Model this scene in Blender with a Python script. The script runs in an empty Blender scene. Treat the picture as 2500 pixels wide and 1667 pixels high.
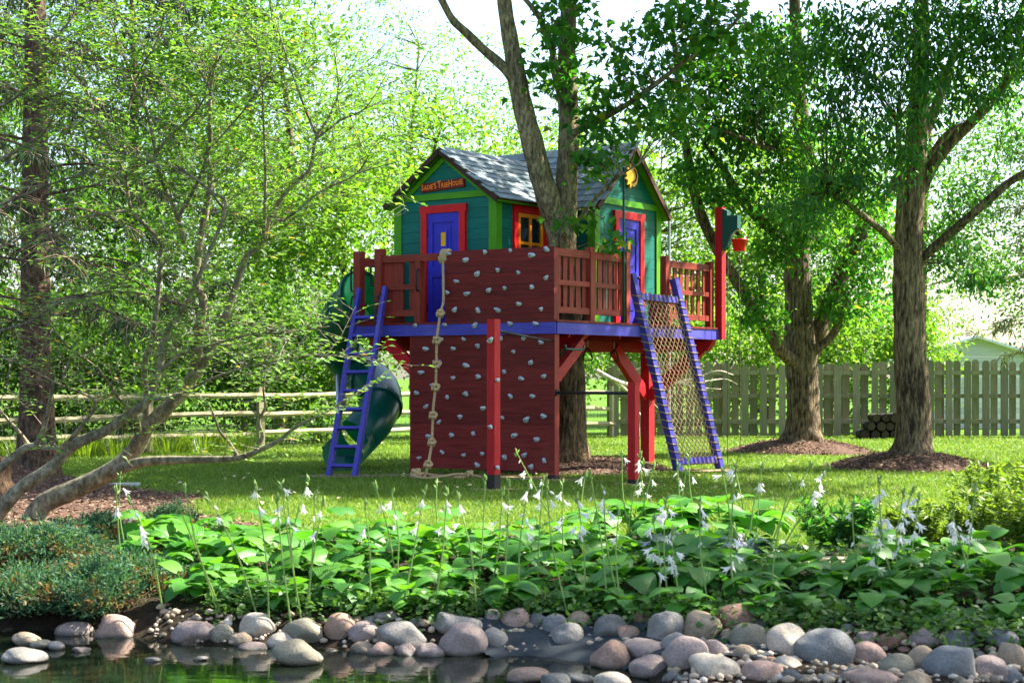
import bpy, bmesh, math, random
import numpy as np
from mathutils import Vector, Matrix, Euler

R = math.radians
random.seed(7)
rng = np.random.default_rng(11)
scene = bpy.context.scene
col = scene.collection

# ------------------------------------------------------------------ camera
F, U0, VH, EYE = 3900.0, 1250.0, 921.0, 1.3      # focal length in photo pixels, centre, horizon row, eye height
cam = bpy.data.objects.new('camera', bpy.data.cameras.new('camera'))
col.objects.link(cam)
cam.location = (0, 0, EYE)
cam.rotation_euler = (R(90), 0, 0)
cam.data.sensor_width = 36
cam.data.lens = 36 * F / 2500
cam.data.shift_y = 87.5 / 2500
cam.data.clip_end = 2000
cam.data.dof.use_dof = True
cam.data.dof.focus_distance = 17
cam.data.dof.aperture_fstop = 4.0
scene.camera = cam

# ------------------------------------------------------------------ sky, sun, exposure
SUN_AZ = (0.93, 0.36)                # horizontal direction towards the sun: right and a little behind
SUN_EL = 47
w = bpy.data.worlds.new('World'); scene.world = w; w.use_nodes = True
nt = w.node_tree
sky = nt.nodes.new('ShaderNodeTexSky'); sky.sky_type = 'NISHITA'; sky.sun_disc = False
sky.sun_elevation = R(SUN_EL)
sky.sun_rotation = math.atan2(SUN_AZ[0], SUN_AZ[1])
sky.air_density = 1.0; sky.dust_density = 2.0; sky.ozone_density = 1.0
nt.links.new(sky.outputs[0], nt.nodes['Background'].inputs[0])
nt.nodes['Background'].inputs[1].default_value = 0.09
sun = bpy.data.objects.new('sun', bpy.data.lights.new('sun', 'SUN'))
col.objects.link(sun)
sun.data.energy = 5.0; sun.data.angle = R(0.55); sun.data.color = (1, .94, .82)
sv = Vector((SUN_AZ[0], SUN_AZ[1], math.hypot(*SUN_AZ) * math.tan(R(SUN_EL)))).normalized()
sun.rotation_euler = sv.to_track_quat('Z', 'Y').to_euler()
sun.location = (20, 10, 30)
scene.view_settings.view_transform = 'Standard'
scene.view_settings.look = 'None'
scene.view_settings.exposure = 2.3
scene.view_settings.gamma = 1
scene.render.engine = 'CYCLES'
scene.cycles.use_denoising = True
scene.cycles.max_bounces = 7
scene.cycles.diffuse_bounces = 4
scene.cycles.glossy_bounces = 3
scene.cycles.transmission_bounces = 5
scene.cycles.sample_clamp_indirect = 8

# ------------------------------------------------------------------ helpers
def at(u, v, Y):
    return Vector(((u - U0) / F * Y, Y, EYE - (v - VH) / F * Y))
K = 2500 / 2352
def D(x, y, Y):
    return at(x * K, y * K, Y)

def smooth01(t):
    t = np.clip(t, 0, 1); return t * t * (3 - 2 * t)

def shore(x):                        # the pond's edge
    return 8.95 - 0.27 * x + 0.10 * np.sin(1.7 * x + .5) + 0.05 * np.sin(4.1 * x)
WATER = -0.275
def zg(x, y):                        # ground height
    x = np.asarray(x, float); y = np.asarray(y, float)
    s = y - shore(x)
    z = -0.13 * (1 - smooth01((s - .55) / 1.3))
    z = z - 0.20 * (1 - smooth01((s + .05) / .6))
    z = z - 0.45 * smooth01((-s) / 1.0)
    fill = smooth01((x - .15) / .8) * smooth01((y - 7.2) / .5)        # gravelly shelf on the right
    z = z + fill * np.maximum(0, -.225 + .03 * np.sin(4 * x) * np.sin(5 * y) - z)
    return z
_YS = np.arange(6.5, 45, .01)
def ground_hit(u, v):                # where the line of sight through a photo pixel meets the ground
    X = (u - U0) / F * _YS; Z = EYE - (v - VH) / F * _YS
    k = int(np.argmax(Z <= zg(X, _YS)))
    return at(u, v, float(_YS[k] if k else 45))

BASE = {}
def tag(o, label=None, cat=None, group=None, kind=None):
    if label: o['label'] = label
    if cat: o['category'] = cat
    if group: o['group'] = group
    if kind: o['kind'] = kind
    return o
def thing(name, label, cat, loc, rotz=0.0, group=None):
    o = bpy.data.objects.new(name, None); col.objects.link(o)
    o.empty_display_size = .1
    o.location = loc; o.rotation_euler = (0, 0, rotz)
    BASE[o.name] = Matrix.Translation(Vector(loc)) @ Matrix.Rotation(rotz, 4, 'Z')
    return tag(o, label, cat, group)
def link(name, me, mat, parent=None, local=False):
    """mesh in world coordinates unless local; parented so that its place stays"""
    o = bpy.data.objects.new(name, me); col.objects.link(o)
    if mat is not None and not me.materials: me.materials.append(mat)
    if parent is not None:
        o.parent = parent
        b = BASE.get(parent.name)
        if b is not None:
            BASE[o.name] = b
            if not local: me.transform(b.inverted())
    return o
def inst(name, me, parent, M, world=True):
    """one more object of a shared mesh, placed by matrix M"""
    o = bpy.data.objects.new(name, me); col.objects.link(o); o.parent = parent
    b = BASE.get(parent.name)
    if world and b is not None: M = b.inverted() @ M
    o.matrix_basis = M
    return o

class MB:
    def __init__(s): s.v = []; s.f = []
    def add(s, vs, fs):
        n = len(s.v); s.v += [tuple(p) for p in vs]; s.f += [tuple(i + n for i in f) for f in fs]; return s
    def hexa(s, c):                   # eight corners: bottom four, top four
        return s.add(c, [(3, 2, 1, 0), (4, 5, 6, 7), (0, 1, 5, 4), (1, 2, 6, 5), (2, 3, 7, 6), (3, 0, 4, 7)])
    def box(s, x0, x1, y0, y1, z0, z1):
        return s.hexa([(x0, y0, z0), (x1, y0, z0), (x1, y1, z0), (x0, y1, z0), (x0, y0, z1), (x1, y0, z1), (x1, y1, z1), (x0, y1, z1)])
    def beam(s, p0, p1, wd, ht, side=None):
        """bar from p0 to p1; wd across (along side), ht in the third direction"""
        p0 = Vector(p0); p1 = Vector(p1); d = (p1 - p0).normalized()
        if side is None: side = d.cross(Vector((0, 0, 1)))
        side = Vector(side); side = (side - d * side.dot(d))
        if side.length < 1e-5: side = Vector((1, 0, 0))
        side.normalize(); up = side.cross(d).normalized()
        a = side * wd / 2; b = up * ht / 2
        return s.hexa([p0 - a - b, p0 + a - b, p0 + a + b, p0 - a + b, p1 - a - b, p1 + a - b, p1 + a + b, p1 - a + b])
    def tube(s, pts, rad, n=6, cap=True):
        pts = [Vector(p) for p in pts]
        if not hasattr(rad, '__len__'): rad = [rad] * len(pts)
        t0 = (pts[1] - pts[0]).normalized()
        a = t0.orthogonal().normalized(); N = len(s.v); m = len(pts)
        for i, p in enumerate(pts):
            t = (pts[min(i + 1, m - 1)] - pts[max(i - 1, 0)])
            t = t.normalized() if t.length > 1e-9 else t0
            a = (a - t * a.dot(t)); a = a.normalized() if a.length > 1e-6 else t.orthogonal().normalized()
            b = t.cross(a)
            for k in range(n):
                q = p + (a * math.cos(2 * math.pi * k / n) + b * math.sin(2 * math.pi * k / n)) * rad[i]
                s.v.append(tuple(q))
        for i in range(m - 1):
            for k in range(n):
                k2 = (k + 1) % n
                s.f.append((N + i * n + k, N + i * n + k2, N + (i + 1) * n + k2, N + (i + 1) * n + k))
        if cap:
            s.f.append(tuple(N + k for k in range(n - 1, -1, -1)))
            s.f.append(tuple(N + (m - 1) * n + k for k in range(n)))
        return s
    def lathe(s, prof, n=16, M=None):
        N = len(s.v)
        for r, z in prof:
            for k in range(n):
                q = Vector((r * math.cos(2 * math.pi * k / n), r * math.sin(2 * math.pi * k / n), z))
                s.v.append(tuple(M @ q if M else q))
        for i in range(len(prof) - 1):
            for k in range(n):
                k2 = (k + 1) % n
                s.f.append((N + i * n + k, N + i * n + k2, N + (i + 1) * n + k2, N + (i + 1) * n + k))
        return s
    def mesh(s, name, smooth=False):
        me = bpy.data.meshes.new(name); me.from_pydata(s.v, [], s.f)
        bm = bmesh.new(); bm.from_mesh(me); bmesh.ops.recalc_face_normals(bm, faces=bm.faces); bm.to_mesh(me); bm.free()
        if smooth: me.shade_smooth()
        return me
    def build(s, name, mat, parent=None, smooth=False, local=False):
        return link(name, s.mesh(name, smooth), mat, parent, local)

def np_mesh(name, verts, faces, mat, smooth=False):
    """verts (N,3); faces (M,k)"""
    me = bpy.data.meshes.new(name)
    verts = np.asarray(verts, np.float32); faces = np.asarray(faces, np.int32)
    M_, k = faces.shape
    me.vertices.add(len(verts)); me.vertices.foreach_set('co', verts.ravel())
    me.loops.add(M_ * k); me.loops.foreach_set('vertex_index', faces.ravel())
    me.polygons.add(M_)
    me.polygons.foreach_set('loop_start', np.arange(0, M_ * k, k, dtype=np.int32))
    me.polygons.foreach_set('loop_total', np.full(M_, k, np.int32))
    me.update(calc_edges=True)
    if smooth: me.shade_smooth()
    if mat: me.materials.append(mat)
    return me

def catmull(P, sub=6):
    P = [Vector(p) for p in P]
    if len(P) < 3: 
        return [P[0].lerp(P[-1], i / sub) for i in range(sub + 1)]
    Q = [P[0] * 2 - P[1]] + P + [P[-1] * 2 - P[-2]]
    out = []
    for i in range(1, len(Q) - 2):
        a, b, c, d = Q[i - 1], Q[i], Q[i + 1], Q[i + 2]
        for k in range(sub):
            t = k / sub
            out.append(.5 * ((2 * b) + (c - a) * t + (2 * a - 5 * b + 4 * c - d) * t * t + (3 * b - a - 3 * c + d) * t ** 3))
    out.append(P[-1]); return out

# ------------------------------------------------------------------ materials
def new_mat(name):
    m = bpy.data.materials.new(name); m.use_nodes = True
    n = m.node_tree.nodes; b = n['Principled BSDF']
    return m, n, m.node_tree.links, b
def noise_node(n, l, scale, detail=4, vec=(1, 1, 1), coord='Object', rough=.55, offs=None):
    tc = n.new('ShaderNodeTexCoord'); mp = n.new('ShaderNodeMapping'); mp.inputs['Scale'].default_value = vec
    l.new(tc.outputs[coord], mp.inputs['Vector'])
    tx = n.new('ShaderNodeTexNoise'); tx.inputs['Scale'].default_value = scale; tx.inputs['Detail'].default_value = detail
    tx.inputs['Roughness'].default_value = rough
    l.new(mp.outputs[0], tx.inputs['Vector']); return tx
def ramp_node(n, l, src, stops):
    r = n.new('ShaderNodeValToRGB'); e = r.color_ramp.elements
    while len(e) < len(stops): e.new(.5)
    for k, (p, c) in enumerate(stops):
        e[k].position = p; e[k].color = (*c, 1)
    l.new(src, r.inputs[0]); return r
def vary(n, l, color_out, amount=.25, src=None):
    """brightness and hue drift from object to object"""
    oi = n.new('ShaderNodeObjectInfo'); hs = n.new('ShaderNodeHueSaturation')
    mr = n.new('ShaderNodeMapRange'); mr.inputs[3].default_value = 1 - amount; mr.inputs[4].default_value = 1 + amount
    l.new(src if src else oi.outputs['Random'], mr.inputs[0]); l.new(mr.outputs[0], hs.inputs['Value'])
    l.new(color_out, hs.inputs['Color']); return hs.outputs[0]
def bump(n, l, b, h, strength=.4, dist=.01):
    bp = n.new('ShaderNodeBump'); bp.inputs['Strength'].default_value = strength; bp.inputs['Distance'].default_value = dist
    l.new(h, bp.inputs['Height']); l.new(bp.outputs[0], b.inputs['Normal']); return bp

def wood(name, c, horiz=True, rough=.6, grain=.35, var=.18, spec=.16, wear=None, wear_amt=.12):
    """stained or painted boards: grain streaks along the board, drifting tone, worn spots"""
    m, n, l, b = new_mat(name)
    vec = (1.2, 1.2, 30) if horiz else (30, 30, 1.2)
    t = noise_node(n, l, 2.2, 5, vec)
    lo = tuple(x * (1 - grain) for x in c); hi = tuple(min(1, x * (1 + grain) + .004) for x in c)
    rp = ramp_node(n, l, t.outputs['Fac'], [(.3, lo), (.7, hi)])
    out = rp.outputs[0]
    t2 = noise_node(n, l, 1.7, 4)
    mx = n.new('ShaderNodeMix'); mx.data_type = 'RGBA'
    wc = wear or tuple(min(1, x * 1.2 + .07) for x in c)
    mr = n.new('ShaderNodeMapRange'); mr.inputs[1].default_value = .55; mr.inputs[2].default_value = .8; mr.inputs[4].default_value = wear_amt * 2
    l.new(t2.outputs['Fac'], mr.inputs[0]); l.new(mr.outputs[0], mx.inputs[0])
    l.new(out, mx.inputs[6]); mx.inputs[7].default_value = (*wc, 1)
    l.new(vary(n, l, mx.outputs[2], var), b.inputs['Base Color'])
    b.inputs['Roughness'].default_value = rough; b.inputs['Specular IOR Level'].default_value = spec
    bump(n, l, b, t.outputs['Fac'], .35, .006)
    return m
def plain(name, c, rough=.5, metal=0, spec=.25, nscale=6, namt=.12, var=0.05):
    m, n, l, b = new_mat(name)
    t = noise_node(n, l, nscale, 5)
    rp = ramp_node(n, l, t.outputs['Fac'], [(.3, tuple(x * (1 - namt) for x in c)), (.7, tuple(min(1, x * (1 + namt)) for x in c))])
    l.new(vary(n, l, rp.outputs[0], var), b.inputs['Base Color'])
    b.inputs['Roughness'].default_value = rough; b.inputs['Metallic'].default_value = metal; b.inputs['Specular IOR Level'].default_value = spec
    bump(n, l, b, t.outputs['Fac'], .1, .004)
    return m
def leaf_mat(name, stops, trans=.45, rough=.45, spec=.35, tmul=(1.5, 1.5, .6), patch=None):
    """leaves: each leaf its own tone, light passes through"""
    m, n, l, b = new_mat(name)
    g = n.new('ShaderNodeNewGeometry')
    rp = ramp_node(n, l, g.outputs['Random Per Island'], stops)
    t = noise_node(n, l, .9, 2)
    cc = rp.outputs[0]
    if patch:                          # rusty dead patches
        tp = noise_node(n, l, 6, 4); mp_ = n.new('ShaderNodeMapRange'); mp_.inputs[1].default_value = .55; mp_.inputs[2].default_value = .66; mp_.inputs[4].default_value = .85
        mq = n.new('ShaderNodeMix'); mq.data_type = 'RGBA'; l.new(tp.outputs['Fac'], mp_.inputs[0]); l.new(mp_.outputs[0], mq.inputs[0]); l.new(cc, mq.inputs[6]); mq.inputs[7].default_value = (*patch, 1); cc = mq.outputs[2]
    c = vary(n, l, cc, .3, t.outputs['Fac'])
    l.new(c, b.inputs['Base Color']); b.inputs['Roughness'].default_value = rough; b.inputs['Specular IOR Level'].default_value = spec
    tr = n.new('ShaderNodeBsdfTranslucent'); mu = n.new('ShaderNodeMix'); mu.data_type = 'RGBA'; mu.blend_type = 'MULTIPLY'
    mu.inputs[0].default_value = 1; l.new(c, mu.inputs[6]); mu.inputs[7].default_value = (*tmul, 1)
    l.new(mu.outputs[2], tr.inputs[0])
    ms = n.new('ShaderNodeMixShader'); ms.inputs[0].default_value = trans
    l.new(b.outputs[0], ms.inputs[1]); l.new(tr.outputs[0], ms.inputs[2])
    l.new(ms.outputs[0], n['Material Output'].inputs[0])
    return m
def bark_mat(name, dark, light, vs=(16, 16, 3.0), strength=.9, dist=.03):
    m, n, l, b = new_mat(name)
    t = noise_node(n, l, 1.0, 6, vs, rough=.6)
    t2 = noise_node(n, l, 1.3, 3)
    ma = n.new('ShaderNodeMath'); ma.operation = 'MULTIPLY_ADD'; ma.inputs[1].default_value = .35; 
    l.new(t2.outputs['Fac'], ma.inputs[0]); l.new(t.outputs['Fac'], ma.inputs[2])
    rp = ramp_node(n, l, ma.outputs[0], [(.54, dark), (.68, tuple((a_ + b_) / 2.2 for a_, b_ in zip(dark, light))), (.82, light)])
    l.new(rp.outputs[0], b.inputs['Base Color']); b.inputs['Roughness'].default_value = .85; b.inputs['Specular IOR Level'].default_value = .2
    t4 = noise_node(n, l, 1.0, 4, tuple(q * 2.8 for q in vs), rough=.65)
    mm_ = n.new('ShaderNodeMath'); mm_.operation = 'MULTIPLY_ADD'; mm_.inputs[1].default_value = .5; l.new(t4.outputs['Fac'], mm_.inputs[0]); l.new(t.outputs['Fac'], mm_.inputs[2])
    mc = n.new('ShaderNodeMix'); mc.data_type = 'RGBA'; mc.blend_type = 'MULTIPLY'; mc.inputs[0].default_value = .75
    rc_ = ramp_node(n, l, t4.outputs['Fac'], [(.36, (.35, .33, .3)), (.6, (1.15, 1.15, 1.15))]); l.new(rp.outputs[0], mc.inputs[6]); l.new(rc_.outputs[0], mc.inputs[7]); l.new(mc.outputs[2], b.inputs['Base Color'])
    bump(n, l, b, mm_.outputs[0], strength, dist)
    return m

M = {}
M['plank'] = wood('red_stained_plank', (.145, .013, .011), True, .6, .38, .2, wear=(.25, .075, .055), wear_amt=.12)
M['stain_v'] = wood('red_stained_slat', (.21, .027, .016), False, .55, .4, .2)
M['stain_h'] = wood('red_stained_rail', (.215, .03, .017), True, .55, .4, .16)
M['red_v'] = wood('red_painted_post', (.40, .008, .014), False, .5, .22, .10)
M['red_h'] = wood('red_painted_beam', (.27, .006, .009), True, .5, .24, .10)
M['blue_h'] = wood('blue_painted_board', (.058, .052, .34), True, .5, .22, .10, wear=(.2, .19, .5), wear_amt=.2)
M['blue_v'] = wood('blue_painted_rail', (.062, .055, .33), False, .5, .22, .10, wear=(.2, .19, .5), wear_amt=.2)
M['teal'] = wood('teal_painted_siding', (.004, .13, .10), True, .6, .2, .10, wear=(.03, .19, .15), wear_amt=.08)
M['lime_h'] = wood('lime_painted_trim', (.07, .27, .006), True, .5, .14, .05)
M['lime_v'] = wood('lime_painted_corner', (.07, .27, .006), False, .5, .14, .05)
M['trim_red'] = plain('red_painted_trim', (.58, .002, .006), .5)
M['door_blue'] = plain('blue_painted_door', (.032, .028, .42), .55)
M['orange'] = plain('orange_paint', (.85, .27, .008), .45)
M['yellow'] = plain('yellow_paint', (.85, .42, .01), .45)
M['brown_edge'] = wood('brown_roof_edge', (.055, .025, .016), True, .7, .25)
M['black'] = plain('black_metal', (.012, .012, .014), .4)
M['dark_green'] = plain('dark_green_paint', (.006, .075, .06), .45)
M['steel'] = plain('galvanised_steel', (.5, .51, .53), .3, .9)
M['bucket'] = plain('red_bucket_plastic', (.66, .012, .006), .35)
M['sign_red'] = wood('sign_board_stain', (.15, .012, .006), True, .6, .3)
M['letter'] = plain('orange_lettering', (.95, .22, .02), .5)
M['hold'] = plain('grey_resin_hold', (.42, .445, .49), .6, nscale=30, namt=.2, var=.12)
M['rope'] = plain('tan_rope', (.46, .32, .17), .9, spec=.1, nscale=60, namt=.35)
M['net'] = plain('net_cord', (.36, .26, .15), .9, spec=.1, nscale=60, namt=.3)
M['net_dark'] = plain('dark_pulley_cord', (.10, .08, .05), .9, spec=.1)
M['white_petal'] = leaf_mat('white_petal', [(0, (.78, .77, .72)), (1, (.84, .82, .78))], .35, .5, .3, (1.1, 1.1, 1.1))
M['lilac'] = leaf_mat('lilac_petal', [(0, (.55, .47, .60)), (1, (.72, .66, .76))], .35, .5, .3, (1, 1, 1))

def shingle_mat():
    m, n, l, b = new_mat('slate_shingle')
    t = noise_node(n, l, 9, 5, (1, 1, 1), 'Generated')
    rp = ramp_node(n, l, t.outputs['Fac'], [(.3, (.105, .145, .165)), (.7, (.20, .245, .265))])
    l.new(vary(n, l, rp.outputs[0], .35), b.inputs['Base Color']); b.inputs['Roughness'].default_value = .55
    bump(n, l, b, t.outputs['Fac'], .5, .01); return m
M['slate'] = shingle_mat()
def slide_mat(name, c, trans):
    m, n, l, b = new_mat(name)
    b.inputs['Base Color'].default_value = (*c, 1); b.inputs['Roughness'].default_value = .28; b.inputs['Specular IOR Level'].default_value = .5
    t = noise_node(n, l, 3, 3); bump(n, l, b, t.outputs['Fac'], .08, .02)
    tr = n.new('ShaderNodeBsdfTranslucent'); tr.inputs[0].default_value = (.02, .55, .16, 1)
    ms = n.new('ShaderNodeMixShader'); ms.inputs[0].default_value = trans
    l.new(b.outputs[0], ms.inputs[1]); l.new(tr.outputs[0], ms.inputs[2]); l.new(ms.outputs[0], n['Material Output'].inputs[0]); return m
M['slide'] = slide_mat('green_slide_plastic', (.002, .078, .07), .16)
M['slide_in'] = slide_mat('backlit_slide_plastic', (.02, .55, .13), .35)  # lighter green stands for daylight coming through the tube wall
M['glass'] = plain('dark_window_glass', (.012, .016, .03), .06, spec=.7, namt=.05)
M['bark_maple'] = bark_mat('maple_bark', (.028, .018, .010), (.26, .17, .085), (26, 26, 5.0))
M['bark_upper'] = bark_mat('smoother_maple_bark', (.08, .064, .034), (.33, .27, .15), (22, 22, 7), .7, .02)
M['bark_grey'] = bark_mat('furrowed_bark', (.032, .022, .014), (.27, .195, .11), (24, 24, 5.0), 1.0, .035)
M['bark_pale'] = bark_mat('smooth_pale_bark', (.12, .10, .065), (.33, .29, .20), (12, 12, 8), .4, .01)
M['bark_spruce'] = bark_mat('spruce_bark', (.045, .026, .018), (.19, .12, .08), (22, 22, 9), 1.0, .03)
M['twig'] = bark_mat('twig_bark', (.10, .085, .06), (.30, .26, .20), (9, 9, 9), .3, .005)
M['deadtwig'] = bark_mat('dead_twig', (.20, .15, .09), (.42, .33, .20), (9, 9, 9), .3, .005)

def ground_mat():
    m, n, l, b = new_mat('lawn_ground')
    t = noise_node(n, l, .55, 5); t2 = noise_node(n, l, 28, 4)
    r1 = ramp_node(n, l, t.outputs['Fac'], [(.3, (.055, .14, .010)), (.6, (.09, .19, .014)), (.8, (.15, .20, .03))])
    mx = n.new('ShaderNodeMix'); mx.data_type = 'RGBA'; mx.blend_type = 'MULTIPLY'; mx.inputs[0].default_value = .7
    r2 = ramp_node(n, l, t2.outputs['Fac'], [(.25, (.45, .5, .4)), (.75, (1.15, 1.1, 1))])
    l.new(r1.outputs[0], mx.inputs[6]); l.new(r2.outputs[0], mx.inputs[7]); l.new(mx.outputs[2], b.inputs['Base Color'])
    b.inputs['Roughness'].default_value = .9; b.inputs['Specular IOR Level'].default_value = .1
    bump(n, l, b, t2.outputs['Fac'], .6, .03); return m
M['ground'] = ground_mat()
def soil_mat(name, stops, s=22, dist=.03):
    m, n, l, b = new_mat(name)
    t = noise_node(n, l, s, 6, rough=.65)
    rp = ramp_node(n, l, t.outputs['Fac'], stops); l.new(rp.outputs[0], b.inputs['Base Color'])
    b.inputs['Roughness'].default_value = .95; b.inputs['Specular IOR Level'].default_value = .1
    bump(n, l, b, t.outputs['Fac'], .9, dist); return m
M['soil'] = soil_mat('bed_soil', [(.3, (.012, .009, .006)), (.7, (.045, .032, .02))])
M['mulch'] = soil_mat('bark_mulch', [(.3, (.045, .026, .018)), (.7, (.17, .105, .075))], 30)
M['liner'] = soil_mat('pond_liner', [(.3, (.018, .024, .028)), (.7, (.055, .062, .068))], 5, .02)
def island_mat(name, stops, rough=.85, spec=.15):
    m, n, l, b = new_mat(name)
    g = n.new('ShaderNodeNewGeometry'); rp = ramp_node(n, l, g.outputs['Random Per Island'], stops)
    l.new(rp.outputs[0], b.inputs['Base Color']); b.inputs['Roughness'].default_value = rough; b.inputs['Specular IOR Level'].default_value = spec
    return m
M['chips'] = island_mat('mulch_chips', [(0, (.05, .03, .022)), (.5, (.14, .085, .06)), (.85, (.24, .15, .10)), (1, (.34, .25, .17))])
M['pebble'] = island_mat('pebbles', [(0, (.15, .12, .09)), (.4, (.34, .26, .18)), (.8, (.45, .36, .26)), (1, (.55, .48, .40))])
def water_mat():
    m, n, l, b = new_mat('pond_water_surface')
    b.inputs['Base Color'].default_value = (.006, .009, .005, 1); b.inputs['Roughness'].default_value = .03
    b.inputs['IOR'].default_value = 1.33; b.inputs['Specular IOR Level'].default_value = .6
    t = noise_node(n, l, 3.0, 3, (1, 3.2, 1)); bump(n, l, b, t.outputs['Fac'], .10, .02); return m
M['water'] = water_mat()
def fence_mat(name, a, c, horiz):
    m, n, l, b = new_mat(name)
    t = noise_node(n, l, 2, 5, (1.5, 1.5, 26) if horiz else (26, 26, 1.5)); t2 = noise_node(n, l, 1.1, 4)
    rp = ramp_node(n, l, t.outputs['Fac'], [(.25, a), (.75, c)])
    mx = n.new('ShaderNodeMix'); mx.data_type = 'RGBA'; mr = n.new('ShaderNodeMapRange'); mr.inputs[1].default_value = .45; mr.inputs[2].default_value = .75; mr.inputs[4].default_value = .6
    l.new(t2.outputs['Fac'], mr.inputs[0]); l.new(mr.outputs[0], mx.inputs[0]); l.new(rp.outputs[0], mx.inputs[6]); mx.inputs[7].default_value = (.13, .17, .055, 1)
    l.new(vary(n, l, mx.outputs[2], .22), b.inputs['Base Color']); b.inputs['Roughness'].default_value = .9; b.inputs['Specular IOR Level'].default_value = .1
    bump(n, l, b, t.outputs['Fac'], .5, .008); return m
M['fence'] = fence_mat('weathered_fence_board', (.13, .115, .07), (.27, .235, .15), False)
M['rail_wood'] = fence_mat('weathered_split_rail', (.30, .25, .15), (.50, .43, .28), True)
def stone_mat(name, c1, c2):
    m, n, l, b = new_mat(name)
    t = noise_node(n, l, 5, 6, rough=.6); t2 = noise_node(n, l, 70, 3, rough=.7)
    rp = ramp_node(n, l, t.outputs['Fac'], [(.3, c1), (.7, c2)])
    mx = n.new('ShaderNodeMix'); mx.data_type = 'RGBA'; mx.blend_type = 'MULTIPLY'; mx.inputs[0].default_value = .6
    r2 = ramp_node(n, l, t2.outputs['Fac'], [(.35, (.55, .55, .55)), (.6, (1.1, 1.1, 1.1))])
    l.new(rp.outputs[0], mx.inputs[6]); l.new(r2.outputs[0], mx.inputs[7])
    l.new(mx.outputs[2], b.inputs['Base Color']); b.inputs['Roughness'].default_value = .75; b.inputs['Specular IOR Level'].default_value = .3
    ad = n.new('ShaderNodeMath'); ad.operation = 'ADD'; l.new(t.outputs['Fac'], ad.inputs[0]); l.new(t2.outputs['Fac'], ad.inputs[1])
    gm = n.new('ShaderNodeNewGeometry'); sz_ = n.new('ShaderNodeSeparateXYZ'); l.new(gm.outputs['Position'], sz_.inputs[0])
    wl = n.new('ShaderNodeMath'); wl.operation = 'MULTIPLY_ADD'; wl.inputs[1].default_value = .05; l.new(t.outputs['Fac'], wl.inputs[0]); l.new(sz_.outputs[2], wl.inputs[2])
    wr = n.new('ShaderNodeMapRange'); wr.inputs[1].default_value = -.245; wr.inputs[2].default_value = -.215; l.new(wl.outputs[0], wr.inputs[0])     # wet below the splash line
    wm = n.new('ShaderNodeMix'); wm.data_type = 'RGBA'; l.new(wr.outputs[0], wm.inputs[0]); wm.inputs[6].default_value = (.035, .03, .022, 1)
    t3 = noise_node(n, l, 2.4, 4); ms_ = n.new('ShaderNodeMapRange'); ms_.inputs[1].default_value = .56; ms_.inputs[2].default_value = .72; ms_.inputs[4].default_value = .55; l.new(t3.outputs['Fac'], ms_.inputs[0])
    mo = n.new('ShaderNodeMix'); mo.data_type = 'RGBA'; l.new(ms_.outputs[0], mo.inputs[0]); l.new(mx.outputs[2], mo.inputs[6]); mo.inputs[7].default_value = (.05, .05, .028, 1)   # lichen and silt stains
    l.new(mo.outputs[2], wm.inputs[7]); l.new(wm.outputs[2], b.inputs['Base Color'])
    rr_ = n.new('ShaderNodeMapRange'); rr_.inputs[3].default_value = .25; rr_.inputs[4].default_value = .8; l.new(wr.outputs[0], rr_.inputs[0]); l.new(rr_.outputs[0], b.inputs['Roughness'])
    bump(n, l, b, ad.outputs[0], .5, .016); return m
STONE = {
 'grey': stone_mat('grey_granite', (0.159, 0.146, 0.129), (0.310, 0.283, 0.249)),
 'mauve grey': stone_mat('mauve_granite', (0.187, 0.142, 0.129), (0.346, 0.267, 0.234)),
 'pinkish': stone_mat('pink_granite', (0.253, 0.163, 0.129), (0.412, 0.283, 0.225)),
 'salmon': stone_mat('salmon_stone', (.25, .145, .10), (.38, .255, .185)),
 'tan': stone_mat('tan_stone', (0.253, 0.181, 0.113), (0.403, 0.309, 0.210)),
 'pale': stone_mat('pale_stone', (0.356, 0.296, 0.225), (0.544, 0.463, 0.366)),
 'dark grey': stone_mat('dark_basalt', (0.080, 0.079, 0.074), (0.177, 0.172, 0.156)),
 'slate blue': stone_mat('slate_stone', (0.112, 0.116, 0.117), (0.220, 0.218, 0.210)),
 'olive grey': stone_mat('olive_stone', (0.159, 0.142, 0.098), (0.291, 0.257, 0.186)),
 'reddish brown': stone_mat('red_brown_stone', (0.197, 0.099, 0.066), (0.328, 0.189, 0.136)),
}
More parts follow.
